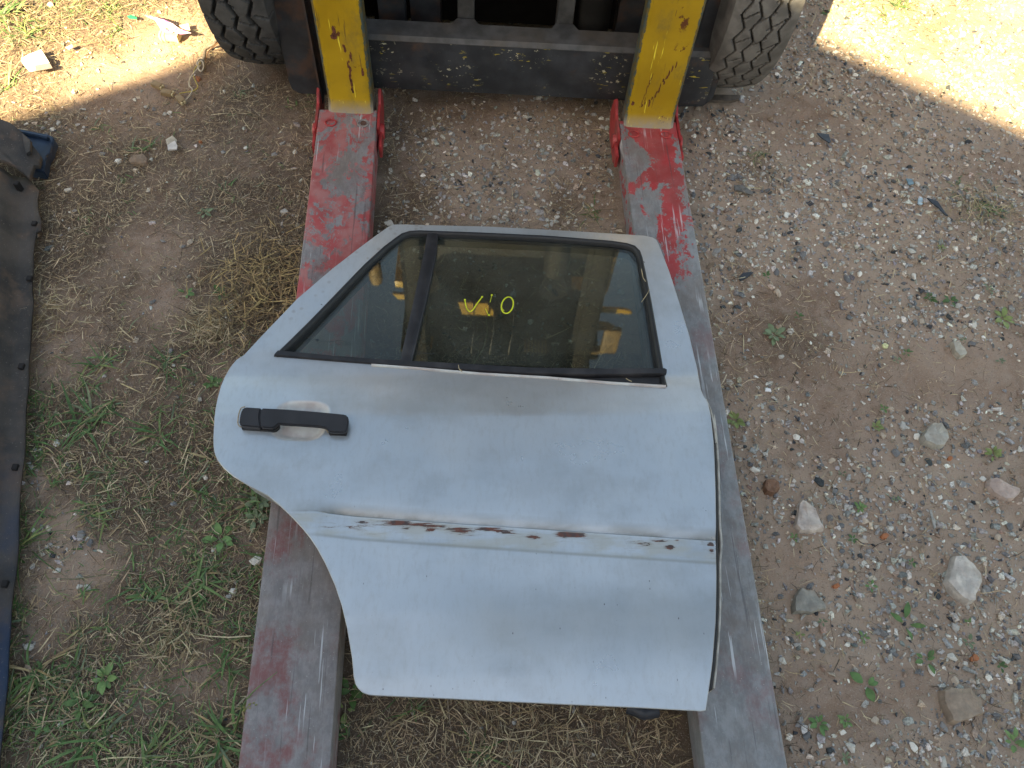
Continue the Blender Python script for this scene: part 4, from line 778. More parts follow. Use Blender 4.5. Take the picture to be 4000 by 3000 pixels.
def silver():
    m = M('silver_paint', .34, .35, .5); v = m.attr('crease'); be = m.attr('belt'); X = m.xyz(0); Y = m.xyz(1)
    c = m.mix(m.sm(m.noise(5, 5), .35, .7), (.49, .53, .565), (.54, .575, .605))
    # grime at the belt line and in blotches; crease and low band add painted shading
    g1 = m.ma('MULTIPLY', m.sm(be, .085, .0, 0, .42), m.sm(m.noise(7, 6, m.map((.6, 1.6, 1))), .25, .65, .35, 1)); g1 = m.ma('MULTIPLY', g1, m.sm(be, -.03, -.0, 0.25, 1)); c = m.mix(g1, c, (.34, .29, .26))
    g2 = m.ma('MULTIPLY', m.sm(v, .022, .002, 0, .95), m.sm(v, -.002, .0, 0, 1)); g2 = m.ma('MULTIPLY', g2, m.sm(m.noise(22, 5, m.map((.5, 1, 1))), .3, .6, .35, 1)); g2 = m.ma('MULTIPLY', g2, m.sm(X, -.37, -.31, 0, 1)); c = m.mix(g2, c, (.22, .215, .19))  # grey above the crease: grime plus the groove's shading painted in
    b = m.ma('MULTIPLY', m.sm(m.noise(6.5, 7, m.map((.8, 1.2, 1), (2, 5, 0)), .62), .45, .70, 0, .36), 1.); c = m.mix(b, c, (.27, .275, .27)); c = m.mix(m.sm(m.noise(4, 7, m.map((1, .9, 1), (9, 1, 0)), .65), .52, .62, 0, .35), c, (.50, .53, .56))
    b = m.sm(m.noise(120, 5, m.map((1, .35, 1)), .75), .45, .72, 0, .3); c = m.mix(b, c, (.37, .37, .36)); b = m.ma('MULTIPLY', m.ma('MULTIPLY', m.sm(Y, -.46, -.37), m.sm(Y, -.36, -.27, 1, 0)), m.sm(m.noise(5, 5, m.map((.7, 1, 1), (3, 3, 0))), .30, .55, .25, .6)); c = m.mix(m.ma('MULTIPLY', b, m.sm(X, -.16, .02)), c, (.30, .315, .315))  # low grey band: soft panel shading painted into the colour
    # band below the crease where the moulding was: yellowed glue, rust
    bx = m.ma('MULTIPLY', m.sm(v, -.044, -.040), m.sm(v, -.002, -.006, 0, 1)); bx = m.ma('MULTIPLY', bx, m.sm(X, -.36, -.33, 0, 1))
    c = m.mix(m.ma('MULTIPLY', bx, m.sm(m.noise(14, 6, m.map((1, 3, 1))), .40, .62, .0, .6)), c, (.47, .445, .37))
    rn = m.noise(46, 8, m.map((.30, 2.6, 1), (1.7, .3, 0)), .72, .6)
    rw_ = m.ma('MULTIPLY', m.attr('rust'), .30); w1 = m.ma('MULTIPLY', m.sm(v, -.044, -.036), m.sm(v, -.002, -.005, 0, 1))
    ro_ = m.ma('MULTIPLY', w1, m.sm(m.ma('ADD', rn, rw_), .668, .69)); halo = m.ma('MULTIPLY', w1, m.sm(m.ma('ADD', rn, rw_), .55, .74, 0, .75)); c = m.mix(halo, c, (.27, .225, .175))
    c = m.mix(m.ma('MULTIPLY', ro_, .95), c, m.mix(m.sm(m.noise(70, 3), .4, .6), (.12, .04, .028), (.055, .035, .035)))
    c = m.mix(m.ma('MULTIPLY', m.ma('MULTIPLY', m.sm(v, -.046, -.042), m.sm(v, -.037, -.041, 0, 1)), m.sm(X, -.34, -.28, 0, .5)), c, (.30, .29, .25))
    # recess: pale matt tone, lightened in the colour to offset its shade
    rc = m.sm(m.attr('recess'), 1.0, .90, 0, .8); c = m.mix(rc, c, m.mix(m.sm(m.noise(28, 6), .35, .65), (.66, .65, .60), (.50, .43, .39)))
    # chips
    low = m.sm(v, .05, -.10, .12, 1.); sp = m.ma('MULTIPLY', m.sm(m.vor(70, m.map((1.2, .6, 1), (0, 0, 0), (0, 0, .5))), .05, .09, .9, 0), m.sm(m.noise(23, 2, m.map(loc=(1, 1, 1))), .52, .62)); 
    sp = m.ma('MULTIPLY', sp, low); c = m.mix(sp, c, (.08, .075, .08))
    sp2 = m.sm(m.noise(190, 3, m.map((1.3, .7, 1), (4, 0, 0)), .8), .70, .735, 0, .55); c = m.mix(m.ma('MULTIPLY', sp2, low), c, (.13, .12, .12))
    fr = m.ma('MULTIPLY', m.sm(m.vor(55, m.map(loc=(3, 3, 0))), .12, .30, .4, 0), m.ma('MULTIPLY', m.sm(Y, .22, .26), m.sm(X, .0, -.05, 0, 1))); c = m.mix(fr, c, (.30, .27, .26))
    # polished smears
    m.col(c); m.rough(m.ma('ADD', m.sm(m.noise(9, 6, m.map(loc=(8, 2, 0))), .3, .7, .27, .42), m.ma('MULTIPLY', m.ma('ADD', ro_, halo), .3)))
    m.set(m.b.inputs['Metallic'], m.ma('MULTIPLY', m.sm(ro_, 0, 1, .62, 0), m.sm(m.attr('recess'), 1.02, .9, 1, 0))); m.bump(m.ma('ADD', m.ma('MULTIPLY', m.noise(120, 5), .3), m.ma('MULTIPLY', ro_, -.8)), .12, .001); return m.m
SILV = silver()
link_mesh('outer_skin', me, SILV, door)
BLACKP = plain('black_trim', (.013, .012, .014), .5, 0, .35, 70, .15, dirt=(.05, .045, .045)); RUB = plain('black_rubber', (.012, .012, .013), .55, 0, .3, 60); CREAM = plain('sealer_edge', (.36, .35, .32), .6, 0, .3, 40)
# inner shell under the skin, wider on the hinge side, with a dark weather strip between
def ring_strip(name, loop, prof, mat, par=door, closed=True, smooth=60, side=1):
    "sweep profile [(offset outward, dz)] along loop of world points"
    n = len(loop); V = []; F = []; m = len(prof)
    for i, p in enumerate(loop):
        a = loop[i-1] if (closed or i) else p; b = loop[(i+1) % n] if (closed or i < n-1) else p; t = Vector((b[0]-a[0], b[1]-a[1])); nr = Vector((t.y, -t.x)); nr = nr.normalized()*side if nr.length > 1e-9 else Vector((1, 0))
        for (o, dz) in prof: V.append((p[0]+nr.x*o-DB.x, p[1]+nr.y*o-DB.y, p[2]+dz-DZ))
    for i in range(n if closed else n-1):
        for k in range(m): F.append((i*m+k, i*m+(k+1) % m, ((i+1) % n)*m+(k+1) % m, ((i+1) % n)*m+k))
    me = from_np(name, V, F, True); bm = bmesh.new(); bm.from_mesh(me)
    if not closed:
        bm.verts.ensure_lookup_table(); bm.faces.new([bm.verts[k] for k in range(m)]); bm.faces.new([bm.verts[(n-1)*m+k] for k in range(m)])
    bmesh.ops.recalc_face_normals(bm, faces=bm.faces); bm.to_mesh(me); bm.free(); me.set_sharp_from_angle(angle=math.radians(smooth)); return link_mesh(name, me, mat, par)
def box_prof(o0, o1, z0, z1, b=.0015): return [(o0, z0), (o0, z1-b), (o0+b, z1), (o1-b, z1), (o1, z1-b), (o1, z0)]
lo3 = [Vector((p[0], p[1], sz1(p[0], p[1]))) for p in oa]; lw3 = [Vector((p[0], p[1], sz1(p[0], p[1]))) for p in wa]
def body_shell():
    # closed body box below the belt
    bm = bmesh.new(); ys = .806
    pts = [(p[0], p[1]) for p in lo3 if p[1] < ys]
    def off(p, d, i, L):
        a = L[i-1]; b = L[(i+1) % len(L)]; t = Vector((b[0]-a[0], b[1]-a[1])); nr = Vector((t.y, -t.x)).normalized()*ro; return (p[0]+nr.x*d, p[1]+nr.y*d)
    L = [off(p, -.020, i, pts) for i, p in enumerate(pts)]; L = [q for i, q in enumerate(L) if i == 0 or math.dist(q, L[i-1]) > .004]
    add_prism(bm, [(x-DB.x, y-DB.y) for x, y in L], [.123-DZ]*len(L), [zp(y)-.020-DZ for x, y in L])
    return fpart('inner_panel', bm, plain('inner_panel_paint', (.30, .31, .32), .5, 0, .25, 20, 0, dirt=(.12, .09, .07)), door, 20)
body_shell()
hinge = [PD(*q) for q in ((2774, 1600), (2787, 1719), (2795, 1922), (2797, 2108), (2798, 2259), (2795, 2428), (2783, 2580), (2772, 2680))]; hinge = smooth_path(hinge, 5); hinge = [Vector((p.x, p.y, sz1(p.x, p.y))) for p in hinge]
ring_strip('hinge_weatherstrip', hinge, box_prof(.0015, .009, -.045, -.014), RUB, closed=False, side=1 if hinge[0].y > hinge[-1].y and False else -1)
hf = [Vector((p.x+.012+.004*math.exp(-((i-15)/1.5)**2), p.y, p.z)) for i, p in enumerate(hinge)]
ring_strip('hinge_flange', hf, box_prof(-.002, .002, -.06, -.018, .0008), CREAM, closed=False, side=-1)
tl = [PD(2748, 1545), PD(2768, 1590), PD(2782, 1660), PD(2789, 1715)]; tl = [Vector((p.x+.008, p.y, p.z)) for p in smooth_path(tl, 4)]
ring_strip('hinge_corner_flange', tl, box_prof(-.002, .002, -.03, -.014), CREAM, closed=False, side=-1)
# window frame channel below the skin around the opening
pw = [PD(*q) for q in WIN]; pw = [Vector((p.x, p.y, sz1(p.x, p.y))) for p in densify(pw, .03)]
ring_strip('window_channel', lw3, [(.001, -.004), (-.010, -.006), (-.012, -.036), (.016, -.040), (.014, -.012)], RUB, side=rw*-1)
top = [p for p in lw3]; 
# rubber seal: from the belt front end up over the top and down the rear
i0 = min(range(len(lw3)), key=lambda i: (lw3[i]-Vector(PD(1085, 1385))).length); i1 = min(range(len(lw3)), key=lambda i: (lw3[i]-Vector(PD(2604, 1500))).length)
seq = [lw3[(i0+k) % len(lw3)] for k in range((i1-i0) % len(lw3)+1)]
ring_strip('window_seal', seq, [(-.0005, -.006), (-.0005, .0012), (.0020, .0034), (.0055, .0026), (.0085, -.001), (.0095, -.008), (.0125, -.016), (.0125, -.020), (.0, -.020)], RUB, closed=False, side=rw, smooth=70)
# glass
GLZ = -.017
def glass_mat():
    m = bpy.data.materials.new('tinted_glass'); m.use_nodes = True; t = m.node_tree; n = t.nodes; n.clear(); o = n.new('ShaderNodeOutputMaterial')
    tr = n.new('ShaderNodeBsdfTransparent'); tr.inputs[0].default_value = (.66, .70, .66, 1); gl = n.new('ShaderNodeBsdfGlossy'); gl.inputs['Roughness'].default_value = .015; gl.inputs[0].default_value = (1, 1, 1, 1)
    fr = n.new('ShaderNodeFresnel'); fr.inputs[0].default_value = 1.52; mx = n.new('ShaderNodeMixShader'); t.links.new(fr.outputs[0], mx.inputs[0]); t.links.new(tr.outputs[0], mx.inputs[1]); t.links.new(gl.outputs[0], mx.inputs[2])
    df = n.new('ShaderNodeBsdfDiffuse'); df.inputs[0].default_value = (.22, .23, .19, 1); m2 = n.new('ShaderNodeMixShader')
    tc = n.new('ShaderNodeTexCoord'); ns = n.new('ShaderNodeTexNoise'); ns.inputs['Scale'].default_value = 160; ns.inputs['Detail'].default_value = 5; ns2 = n.new('ShaderNodeTexNoise'); ns2.inputs['Scale'].default_value = 9; ns2.inputs['Detail'].default_value = 5
    for q in (ns, ns2): t.links.new(tc.outputs['Object'], q.inputs['Vector'])
    mr = n.new('ShaderNodeMapRange'); mr.inputs[1].default_value = .55; mr.inputs[2].default_value = .85; mr.inputs[3].default_value = .11; mr.inputs[4].default_value = .35; t.links.new(ns.outputs[0], mr.inputs[0])
    mr2 = n.new('ShaderNodeMapRange'); mr2.inputs[1].default_value = .35; mr2.inputs[2].default_value = .7; mr2.inputs[3].default_value = .3; mr2.inputs[4].default_value = 1.2; t.links.new(ns2.outputs[0], mr2.inputs[0])
    mu = n.new('ShaderNodeMath'); mu.operation = 'MULTIPLY'; t.links.new(mr.outputs[0], mu.inputs[0]); t.links.new(mr2.outputs[0], mu.inputs[1]); t.links.new(mu.outputs[0], m2.inputs[0]); t.links.new(mx.outputs[0], m2.inputs[1]); t.links.new(df.outputs[0], m2.inputs[2]); t.links.new(m2.outputs[0], o.inputs[0]); return m
GLASS = glass_mat()
def pane(name, px, lab=None):
    pts = [PD(*q, dz=GLZ) for q in px]; bm = bmesh.new(); L = [(p.x-DB.x, p.y-DB.y) for p in pts]
    add_prism(bm, L, [p.z+GLZ-.004-DZ+.0 for p in pts], [zp(p.y)+GLZ-DZ for p in pts]); me = to_mesh(bm, name)
    o = link_mesh(name, me, GLASS, door); 
    if lab: o['label'] = lab
    return o
# keep each pane on one flat plane: two-point height fit
def flat_pane(name, px, lab):
    pts = [PD(*q, dz=GLZ) for q in px]; y0, y1 = .80, 1.17; z0, z1 = .193, .191; f = lambda y: z0+(z1-z0)*(y-.815)/(1.17-.815)
    bm = bmesh.new(); add_prism(bm, [(p.x-DB.x, p.y-DB.y) for p in pts], [f(p.y)-.004-DZ for p in pts], [f(p.y)-DZ for p in pts]); o = link_mesh(name, to_mesh(bm, name), GLASS, door); o['label'] = lab; return o, f
flat_pane('quarter_glass', [(1085, 1395), (1430, 1018), (1560, 905), (1690, 895), (1686, 930), (1585, 1410)], 'small triangular quarter window glass')
MG, GF = flat_pane('window_glass', [(1587, 1410), (1688, 930), (1690, 898), (2460, 940), (2520, 985), (2600, 1450)], 'main side window glass with yellow marker strokes')
# divider bar, belt moulding
dv = [[PD(*q) for q in r] for r in (((1668, 906), (1711, 906)), ((1655, 985), (1706, 985)), ((1622, 1135), (1674, 1135)), ((1612, 1180), (1664, 1180)), ((1560, 1412), (1608, 1412)))]
bm = bmesh.new(); rows = []
for a, b in dv:
    z = zp(a.y)+.001; rows.append([bm.verts.new((x-DB.x, y-DB.y, zz-DZ)) for x, y, zz in ((a.x, a.y, z-.014), (a.x+.001, a.y, z-.001), (a.x+.004, a.y, z), (b.x-.003, b.y, z), (b.x, b.y, z-.002), (b.x, b.y, z-.014))])
for a, b in zip(rows, rows[1:]):
    for k in range(6): bm.faces.new((a[k], a[(k+1) % 6], b[(k+1) % 6], b[k]))
bm.faces.new(rows[0]); bm.faces.new(rows[-1]); fpart('divider_bar', bm, BLACKP, door, 50)
def strip(name, topl, botl, lift, mat, th=.010):
    bm = bmesh.new(); rows = []
    for (a, b, l) in zip(topl, botl, lift):
        A_, B_ = PD(*a, dz=l), PD(*b, dz=l); za, zb = zp(A_.y)+l, zp(B_.y)+l; m1 = A_.lerp(B_, .12); m2 = A_.lerp(B_, .85)
        rows.append([bm.verts.new((p.x-DB.x, p.y-DB.y, z-DZ)) for p, z in ((A_, za-th), (A_, za-.002), (m1, (za+zb)/2+.0015), (m2, (za+zb)/2+.0015), (B_, zb-.003), (B_, zb-th))])
    for a, b in zip(rows, rows[1:]):
        for k in range(6): bm.faces.new((a[k], a[(k+1) % 6], b[(k+1) % 6], b[k]))
    bm.faces.new(rows[0]); bm.faces.new(rows[-1]); return fpart(name, bm, mat, door, 50)
strip('belt_moulding', [(1088, 1368), (1300, 1388), (1500, 1403), (1816, 1419), (2070, 1434), (2300, 1438), (2595, 1437), (2604, 1443)], [(1069, 1389), (1300, 1409), (1500, 1425), (1816, 1448), (2070, 1462), (2300, 1466), (2595, 1462), (2604, 1458)], [.002, .002, .002, .003, .004, .005, .006, .006], BLACKP)
strip('belt_gap', [(1850, 1450), (2100, 1460), (2400, 1462), (2600, 1462)], [(1850, 1455), (2100, 1474), (2400, 1492), (2602, 1504)], [-.008]*4, RUB, .014)
lipt = [(1450, 1421), (1627, 1434), (1880, 1456), (2133, 1471), (2386, 1492), (2600, 1505)]; strip('belt_lip', lipt, [(a+2, b+9) for a, b in lipt], [.0012]*6, SILV, .004)
for (a, b) in (((1640, 901), (2386, 934)),):
    pass
# dark band at the top of the main pane: inner seal with its shadow painted in
GB = lambda n_, q, mt=RUB: link_mesh(n_, to_mesh(q, n_), mt, door)
t = bmesh.new(); tp = [PD(*q, dz=-.012) for q in ((1712, 915), (2380, 952), (2470, 965), (2505, 1010), (2512, 1060), (2492, 1035), (2455, 990), (2380, 975), (1706, 938))]
add_prism(t, [(p.x-DB.x, p.y-DB.y) for p in tp], [zp(p.y)-.0165-DZ for p in tp], [zp(p.y)-.0115-DZ for p in tp]); GB('seal_shadow_band', t)
# yellow marker strokes and little etched marks on the glass
YM = plain('yellow_marker', (.62, .66, .02), .5, 0, .1)
def onglass(pts): 
    r = []
    for q in pts:
        z = .19
        for _ in range(5): p = P(q[0], q[1], z); z = GF(p.y)+.0004
        r.append((p.x-DB.x, p.y-DB.y, z-DZ))
    return r
def flatline(name, pts, wd, mat, closed=False, par=MG):
    L = [Vector(p) for p in smooth_path(pts+([pts[0]] if closed else []), 5)]; V = []; F = []
    for i, p in enumerate(L):
        a = L[max(i-1, 0)]; b = L[min(i+1, len(L)-1)]; t_ = (b-a); nr = Vector((t_.y, -t_.x, 0)); nr = nr.normalized() if nr.length > 1e-9 else Vector((1, 0, 0)); w_ = wd*(.8+.4*math.sin(i*1.3)**2)
        V += [tuple(p-nr*w_/2), tuple(p+Vector((0, 0, .0003))), tuple(p+nr*w_/2)]
    for i in range(len(L)-1):
        for j in (0, 1): F.append((i*3+j, i*3+j+1, i*3+j+4, i*3+j+3))
    return link_mesh(name, from_np(name, V, F, True), mat, par)
flatline('marker_stroke', onglass([(1816, 1171), (1819, 1190), (1824, 1206), (1835, 1217), (1847, 1210), (1862, 1188), (1883, 1160)]), .0024, YM)
flatline('marker_stroke', onglass([(1921, 1153), (1917, 1170), (1914, 1182)]), .0011, YM); flatline('marker_stroke', onglass([(1896, 1205), (1903, 1220), (1908, 1230), (1910, 1232)]), .0012, YM)
flatline('marker_stroke', onglass([(1982+23*math.cos(t_)+5*math.sin(t_)*0+4*math.cos(t_*1)*0-(-5)*math.sin(-t_)*1, 1192+32*math.sin(t_)) for t_ in np.linspace(0, 2*math.pi, 13)[:-1]]), .0028, YM, True)
flatline('marker_stroke', onglass([(1964, 1180), (1960, 1192), (1962, 1205), (1970, 1215)]), .0012, YM)
for (a, b) in ((1816, 1171), (1883, 1160), (1921, 1153), (1910, 1231)):
    p = onglass([(a, b)])[0]; bm = bmesh.new(); bmesh.ops.create_circle(bm, cap_ends=True, segments=10, radius=.0022, matrix=Matrix.Translation((p[0], p[1], p[2]+.0004))); link_mesh('marker_dot', to_mesh(bm, 'marker_dot'), YM, MG)
INK = plain('etched_mark', (.02, .03, .035), .6, 0, .1); INK2 = plain('etched_mark_pale', (.25, .32, .33), .6, 0, .1)
def badge(cx_, cy_, r, mat):
    flatline('etched_ring', onglass([(cx_+r*math.cos(t_), cy_+r*math.sin(t_)) for t_ in np.linspace(0, 2*math.pi, 11)[:-1]]), .0005, mat, True)
    flatline('etched_letter', onglass([(cx_-r*.45, cy_-r*.75), (cx_, cy_-r*.05), (cx_+r*.45, cy_-r*.75)]), .0004, mat); flatline('etched_letter', onglass([(cx_-r*.8, cy_-r*.3), (cx_-r*.4, cy_+r*.75), (cx_, cy_+r*.05), (cx_+r*.4, cy_+r*.75), (cx_+r*.8, cy_-r*.3)]), .0004, mat)
badge(1634, 1377, 8, INK); badge(1188, 1324, 8, INK)
def dashes(x0, x1, y, y1, seed, mat=INK, h=6):
    r = random.Random(seed); x = x0
    while x < x1:
        w_ = r.uniform(3, 7); t_ = (x-x0)/max(1, x1-x0); yy = y+(y1-y)*t_; flatline('etched_text', onglass([(x, yy), (x+w_*.5, yy), (x+w_, yy)]), h/2100*.5, mat); x += w_+r.uniform(1, 3)
dashes(1646, 1690, 1379, 1382, 1); dashes(1200, 1232, 1324, 1326, 2); 
bm = bmesh.new(); p = onglass([(1240, 1328)])[0]; bmesh.ops.create_circle(bm, cap_ends=True, segments=12, radius=.0028, matrix=Matrix.Translation((p[0], p[1], p[2]+.0003))); link_mesh('etched_dot', to_mesh(bm, 'etched_dot'), INK, MG)
dashes(1250, 1305, 1331, 1335, 3, INK, 4)
for k in range(4): dashes(1312, 1340, 1330+k*5.2, 1331+k*5.2, 4+k, INK, 3); dashes(1346, 1370, 1334+k*5.2, 1336+k*5.2, 14+k, INK, 3)
# handle
HM = M('handle_plastic', .52, 0, .5); c = HM.mix(HM.sm(HM.noise(20, 5), .35, .7), (.012, .011, .013), (.022, .020, .023)); c = HM.mix(HM.sm(HM.xyz(0), -.448, -.462, 0, .55), c, (.12, .065, .05)); HM.col(c); HM.bump(HM.noise(300, 3), .2, .0005); HM = HM.m
Hd = lambda a, b: PD(850+a/3.687, 1500+b/3.687, dz=.016)
hz = zp(.725)
def hpoly(pts): return [(lambda p: (p.x-DB.x, p.y-DB.y))(Hd(*q)) for q in pts]
grip = [(640, 350), (1000, 366), (1500, 405), (1830, 437), (1868, 455), (1888, 500), (1878, 600), (1858, 668), (1820, 695), (1640, 690), (1592, 672), (1580, 640), (1540, 622), (1450, 607), (1200, 590), (880, 570), (850, 592), (800, 625), (770, 630), (620, 618), (606, 480), (618, 395)]
cap = [(400, 333), (632, 347), (610, 395), (598, 480), (608, 552), (612, 615), (400, 602), (335, 592), (305, 560), (318, 460), (345, 370), (368, 345)]
bm = bmesh.new(); add_prism(bm, hpoly(grip), [hz+.0095-DZ]*len(grip), [hz+.018-DZ]*len(grip), .0035); hb = fpart('door_handle', bm, HM, door, 45)
bm = bmesh.new(); add_prism(bm, hpoly(cap), [hz-.006-DZ]*len(cap), [hz+.017-DZ]*len(cap), .0035); fpart('lock_cover', bm, HM, hb, 45)
foot = [(1585, 440), (1830, 445), (1875, 500), (1865, 600), (1840, 690), (1590, 680)]
bm = bmesh.new(); add_prism(bm, hpoly(foot), [hz-.006-DZ]*6, [hz+.006-DZ]*6, .001); add_prism(bm, hpoly([(330, 350), (860, 380), (870, 560), (780, 632), (320, 598)]), [hz-.006-DZ]*5, [hz+.006-DZ]*5, .001); fpart('handle_base', bm, RUB, hb, 45)
gl_ = [(390, 322), (640, 338)]; ring = [(395, 318), (340, 335), (308, 400), (290, 500), (292, 570), (330, 610), (420, 622), (620, 636), (770, 645), (820, 630)]
gm2 = plain('sealant', (.33, .27, .18), .8, 0, .4, 90)
flatline('sealant_bead', [(p.x-DB.x, p.y-DB.y, sz1(p.x, p.y)+.0006-DZ) for p in (PD(850+a/3.687, 1500+b/3.687) for a, b in ring)], .0022, gm2, par=hb)
flatline('sealant_bead', [(p.x-DB.x, p.y-DB.y, sz1(p.x, p.y)+.0006-DZ) for p in (PD(850+a/3.687, 1500+b/3.687) for a, b in ((1560, 650), (1600, 700), (1700, 712), (1820, 708), (1880, 670)))], .0018, gm2, par=hb)
# bits of straw on the door
for k, pp in enumerate([[(1790, 1425), (1793, 1440), (1805, 1452)], [(2445, 1478), (2458, 1486), (2468, 1490)], [(2505, 1050), (2512, 1085), (2522, 1100)], [(2506, 1180), (2530, 1145), (2537, 1130)]]):
    L = [PD(*q, dz=.004) for q in pp]; o = tube('straw_piece', [p-L[0] for p in L], .0008, plain('straw_bit', (.36, .29, .17), .7), None, 5); o.location = L[0]
    label(o, ['curled dry straw on the black belt moulding of the door', 'short dry stalk in the gap under the belt moulding', 'thin dry stem on the seal at the upper right window corner', 'fine dry stem across the right side of the window seal'][k], 'straw')

# ------------------------------------------------------------------ old car sill at the left edge
SB = P(0, 1500, .0); SB = Vector((-1.02, .7, 0)); sill = empty('car_sill', SB, lab='rusty dark car sill panel lying on the grass at the left edge', cat='car sill')
sm_ = M('sill_underseal', .75, 0, .3); c = sm_.mix(sm_.sm(sm_.noise(9, 6), .35, .7), (.040, .038, .037), (.095, .082, .072)); c = sm_.mix(sm_.sm(sm_.noise(14, 7, sm_.map(loc=(3, 3, 3))), .52, .68, 0, .7), c, (.13, .09, .065))
c = sm_.mix(sm_.ma('MULTIPLY', sm_.sm(sm_.noise(6, 5, sm_.map(loc=(5, 0, 0))), .42, .62), sm_.sm(sm_.xyz(1), .1, -.25, 0, .9)), c, (.022, .042, .085)); c = sm_.mix(sm_.sm(sm_.noise(240, 3), .64, .72, 0, .5), c, (.22, .2, .17)); sm_.col(c); sm_.bump(sm_.noise(110, 6), .7, .002); SM = sm_.m
edge = [(108, 693), (130, 718), (152, 743), (147, 779), (150, 816), (164, 866), (161, 899), (143, 906), (136, 950), (130, 1000), (125, 1090), (127, 1171), (116, 1330), (108, 1484), (100, 1640), (94, 1785), (76, 1981), (61, 2198), (43, 2400), (33, 2595), (11, 2848), (0, 2957), (-20, 3200)]
EW = densify([P(a, b, .035) for a, b in edge][::1]+[], .02)[:-1]; EW = [p for p in EW if True]
E2 = []
pe = [P(a, b, .035) for a, b in edge]
for a, b in zip(pe, pe[1:]):
    k = max(1, int((b-a).length/.02))
    for j in range(k): E2.append(a.lerp(b, j/k))
prof = [(0, -.006), (0, 0), (-.012, .001), (-.024, .002), (-.034, .008), (-.046, .030), (-.060, .050), (-.085, .066), (-.12, .074), (-.17, .072), (-.22, .055), (-.25, .02)]
V = []; F = []; m = len(prof); _s = [P(a, b, .035) for a, b in ((-20, 3200), (33, 2595), (94, 1785), (120, 1171), (132, 900), (110, 690))]; xb = np.interp([p.y for p in E2], [p.y for p in _s], [p.x for p in _s])
for i, p in enumerate(E2):
    for (o, z) in prof:
        k = min(1, -o/.05); x = p.x*(1-k)+(xb[i])*k+o if o > -.05 else xb[i]+o
        V.append((x-SB.x+.004*(vn(p.y, o, .05, 3)-.5), p.y-SB.y, .035+z+.004*(vn(p.y, o, .08, 5)-.5)))
for i in range(len(E2)-1):
    for k in range(m-1): F.append((i*m+k, i*m+k+1, (i+1)*m+k+1, (i+1)*m+k))
V = np.array(V); F = np.array(F)
holes = [(52, 698), (133, 872), (114, 1087), (82, 1430), (58, 1824), (18, 2280)]
o = link_mesh('sill_panel', from_np('sill_panel', V, F, True), SM, sill); sd = o.modifiers.new('s', 'SOLIDIFY'); sd.thickness = .003
for (a, b) in holes:
    p = P(a, b, .0405 if a > 60 or b > 900 else .075); bm = bmesh.new(); z = .0385
    add_prism(bm, [(p.x-SB.x+q, p.y-SB.y+r_) for q, r_ in ((-.0055, -.006), (.005, -.007), (.006, .006), (-.005, .0065))], z-.004+.0, (z+.0045 if b > 800 else .062), .001); link_mesh('slot', to_mesh(bm, 'slot'), HOLE, sill)
cp = [(0, 476), (47, 490), (81, 512), (105, 537), (125, 560), (143, 581), (137, 624), (123, 631), (115, 665), (109, 690), (92, 676), (60, 655), (30, 643), (0, 636), (-120, 620), (-120, 480)]
cw = [P(a, b, .07) for a, b in cp]; bm = bmesh.new(); zt = [float(np.interp(a, [-120, 0, 60, 105, 145], [.082, .084, .078, .066, .045])) for a, b in cp]
add_prism(bm, [(p.x-SB.x, p.y-SB.y) for p in cw], [z-.012 for z in zt], zt, .0015); fpart('end_cover', bm, SM, sill, 40)
bm = bmesh.new(); q = [P(a, b, .045) for a, b in ((104, 548), (139, 580), (137, 622), (122, 632), (112, 600))]; add_prism(bm, [(p.x-SB.x, p.y-SB.y) for p in q], .062, .072, .001); fpart('torn_tab', bm, SM, sill, 30)
BLU = plain('dark_blue_paint', (.018, .033, .062), .35, 0, .3, 30, 0, dirt=(.06, .05, .04))
q = [P(a, b, .03) for a, b in ((60, 505), (80, 511), (192, 531), (213, 541), (205, 566), (195, 595), (183, 612), (181, 624), (172, 673), (125, 669), (60, 640))]
bm = bmesh.new(); add_prism(bm, [(p.x-SB.x, p.y-SB.y) for p in q], .004, [.034, .036, .036, .034, .030, .026, .032, .032, .034, .034, .03], .002); o = fpart('blue_end_piece', bm, BLU, sill, 30); o['label'] = 'dark blue painted end sticking out'
q = [P(a, b, .045) for a, b in ((70, 505), (190, 529), (188, 538), (70, 515))]; bm = bmesh.new(); add_prism(bm, [(p.x-SB.x, p.y-SB.y) for p in q], .034, .046, .002); fpart('folded_edge', bm, BLU, sill, 30)

# ------------------------------------------------------------------ litter
def sheet(name, px, z, th, mat, lab, cat, bend=0., extra=None):
    q = [P(a, b, z) for a, b in px]; c0 = sum(q, Vector())/len(q); bm = bmesh.new()
    zz = [bend*math.sin(i*2.1)+.0 for i in range(len(q))]
    add_prism(bm, [(p.x-c0.x, p.y-c0.y) for p in q], [0+k for k in zz], [th+k for k in zz]); o = link_mesh(name, to_mesh(bm, name, 30), mat, None, (c0.x, c0.y, z)); return label(o, lab, cat)
z3 = lambda L, dx=0, dy=0, s_=1.843: [(dx+a/s_, dy+b/s_) for a, b in L]
tile = sheet('tile_shard', z3([(303, 370), (378, 490), (212, 515), (165, 462), (160, 435), (215, 400)]), .012, .006, plain('white_glaze', (.78, .76, .72), .35, 0, .05), 'white shard with a grey print, lying in sunlit straw', 'shard', .001)
g_ = [(P(a, b, .0195)) for a, b in z3([(252, 470), (355, 452), (378, 490), (254, 512)])]; bm = bmesh.new(); c0 = tile.location; add_prism(bm, [(p.x-c0.x, p.y-c0.y) for p in g_], .0070, .0078); link_mesh('grey_print', to_mesh(bm, 'grey_print'), plain('grey_print', (.20, .17, .15), .6), tile)
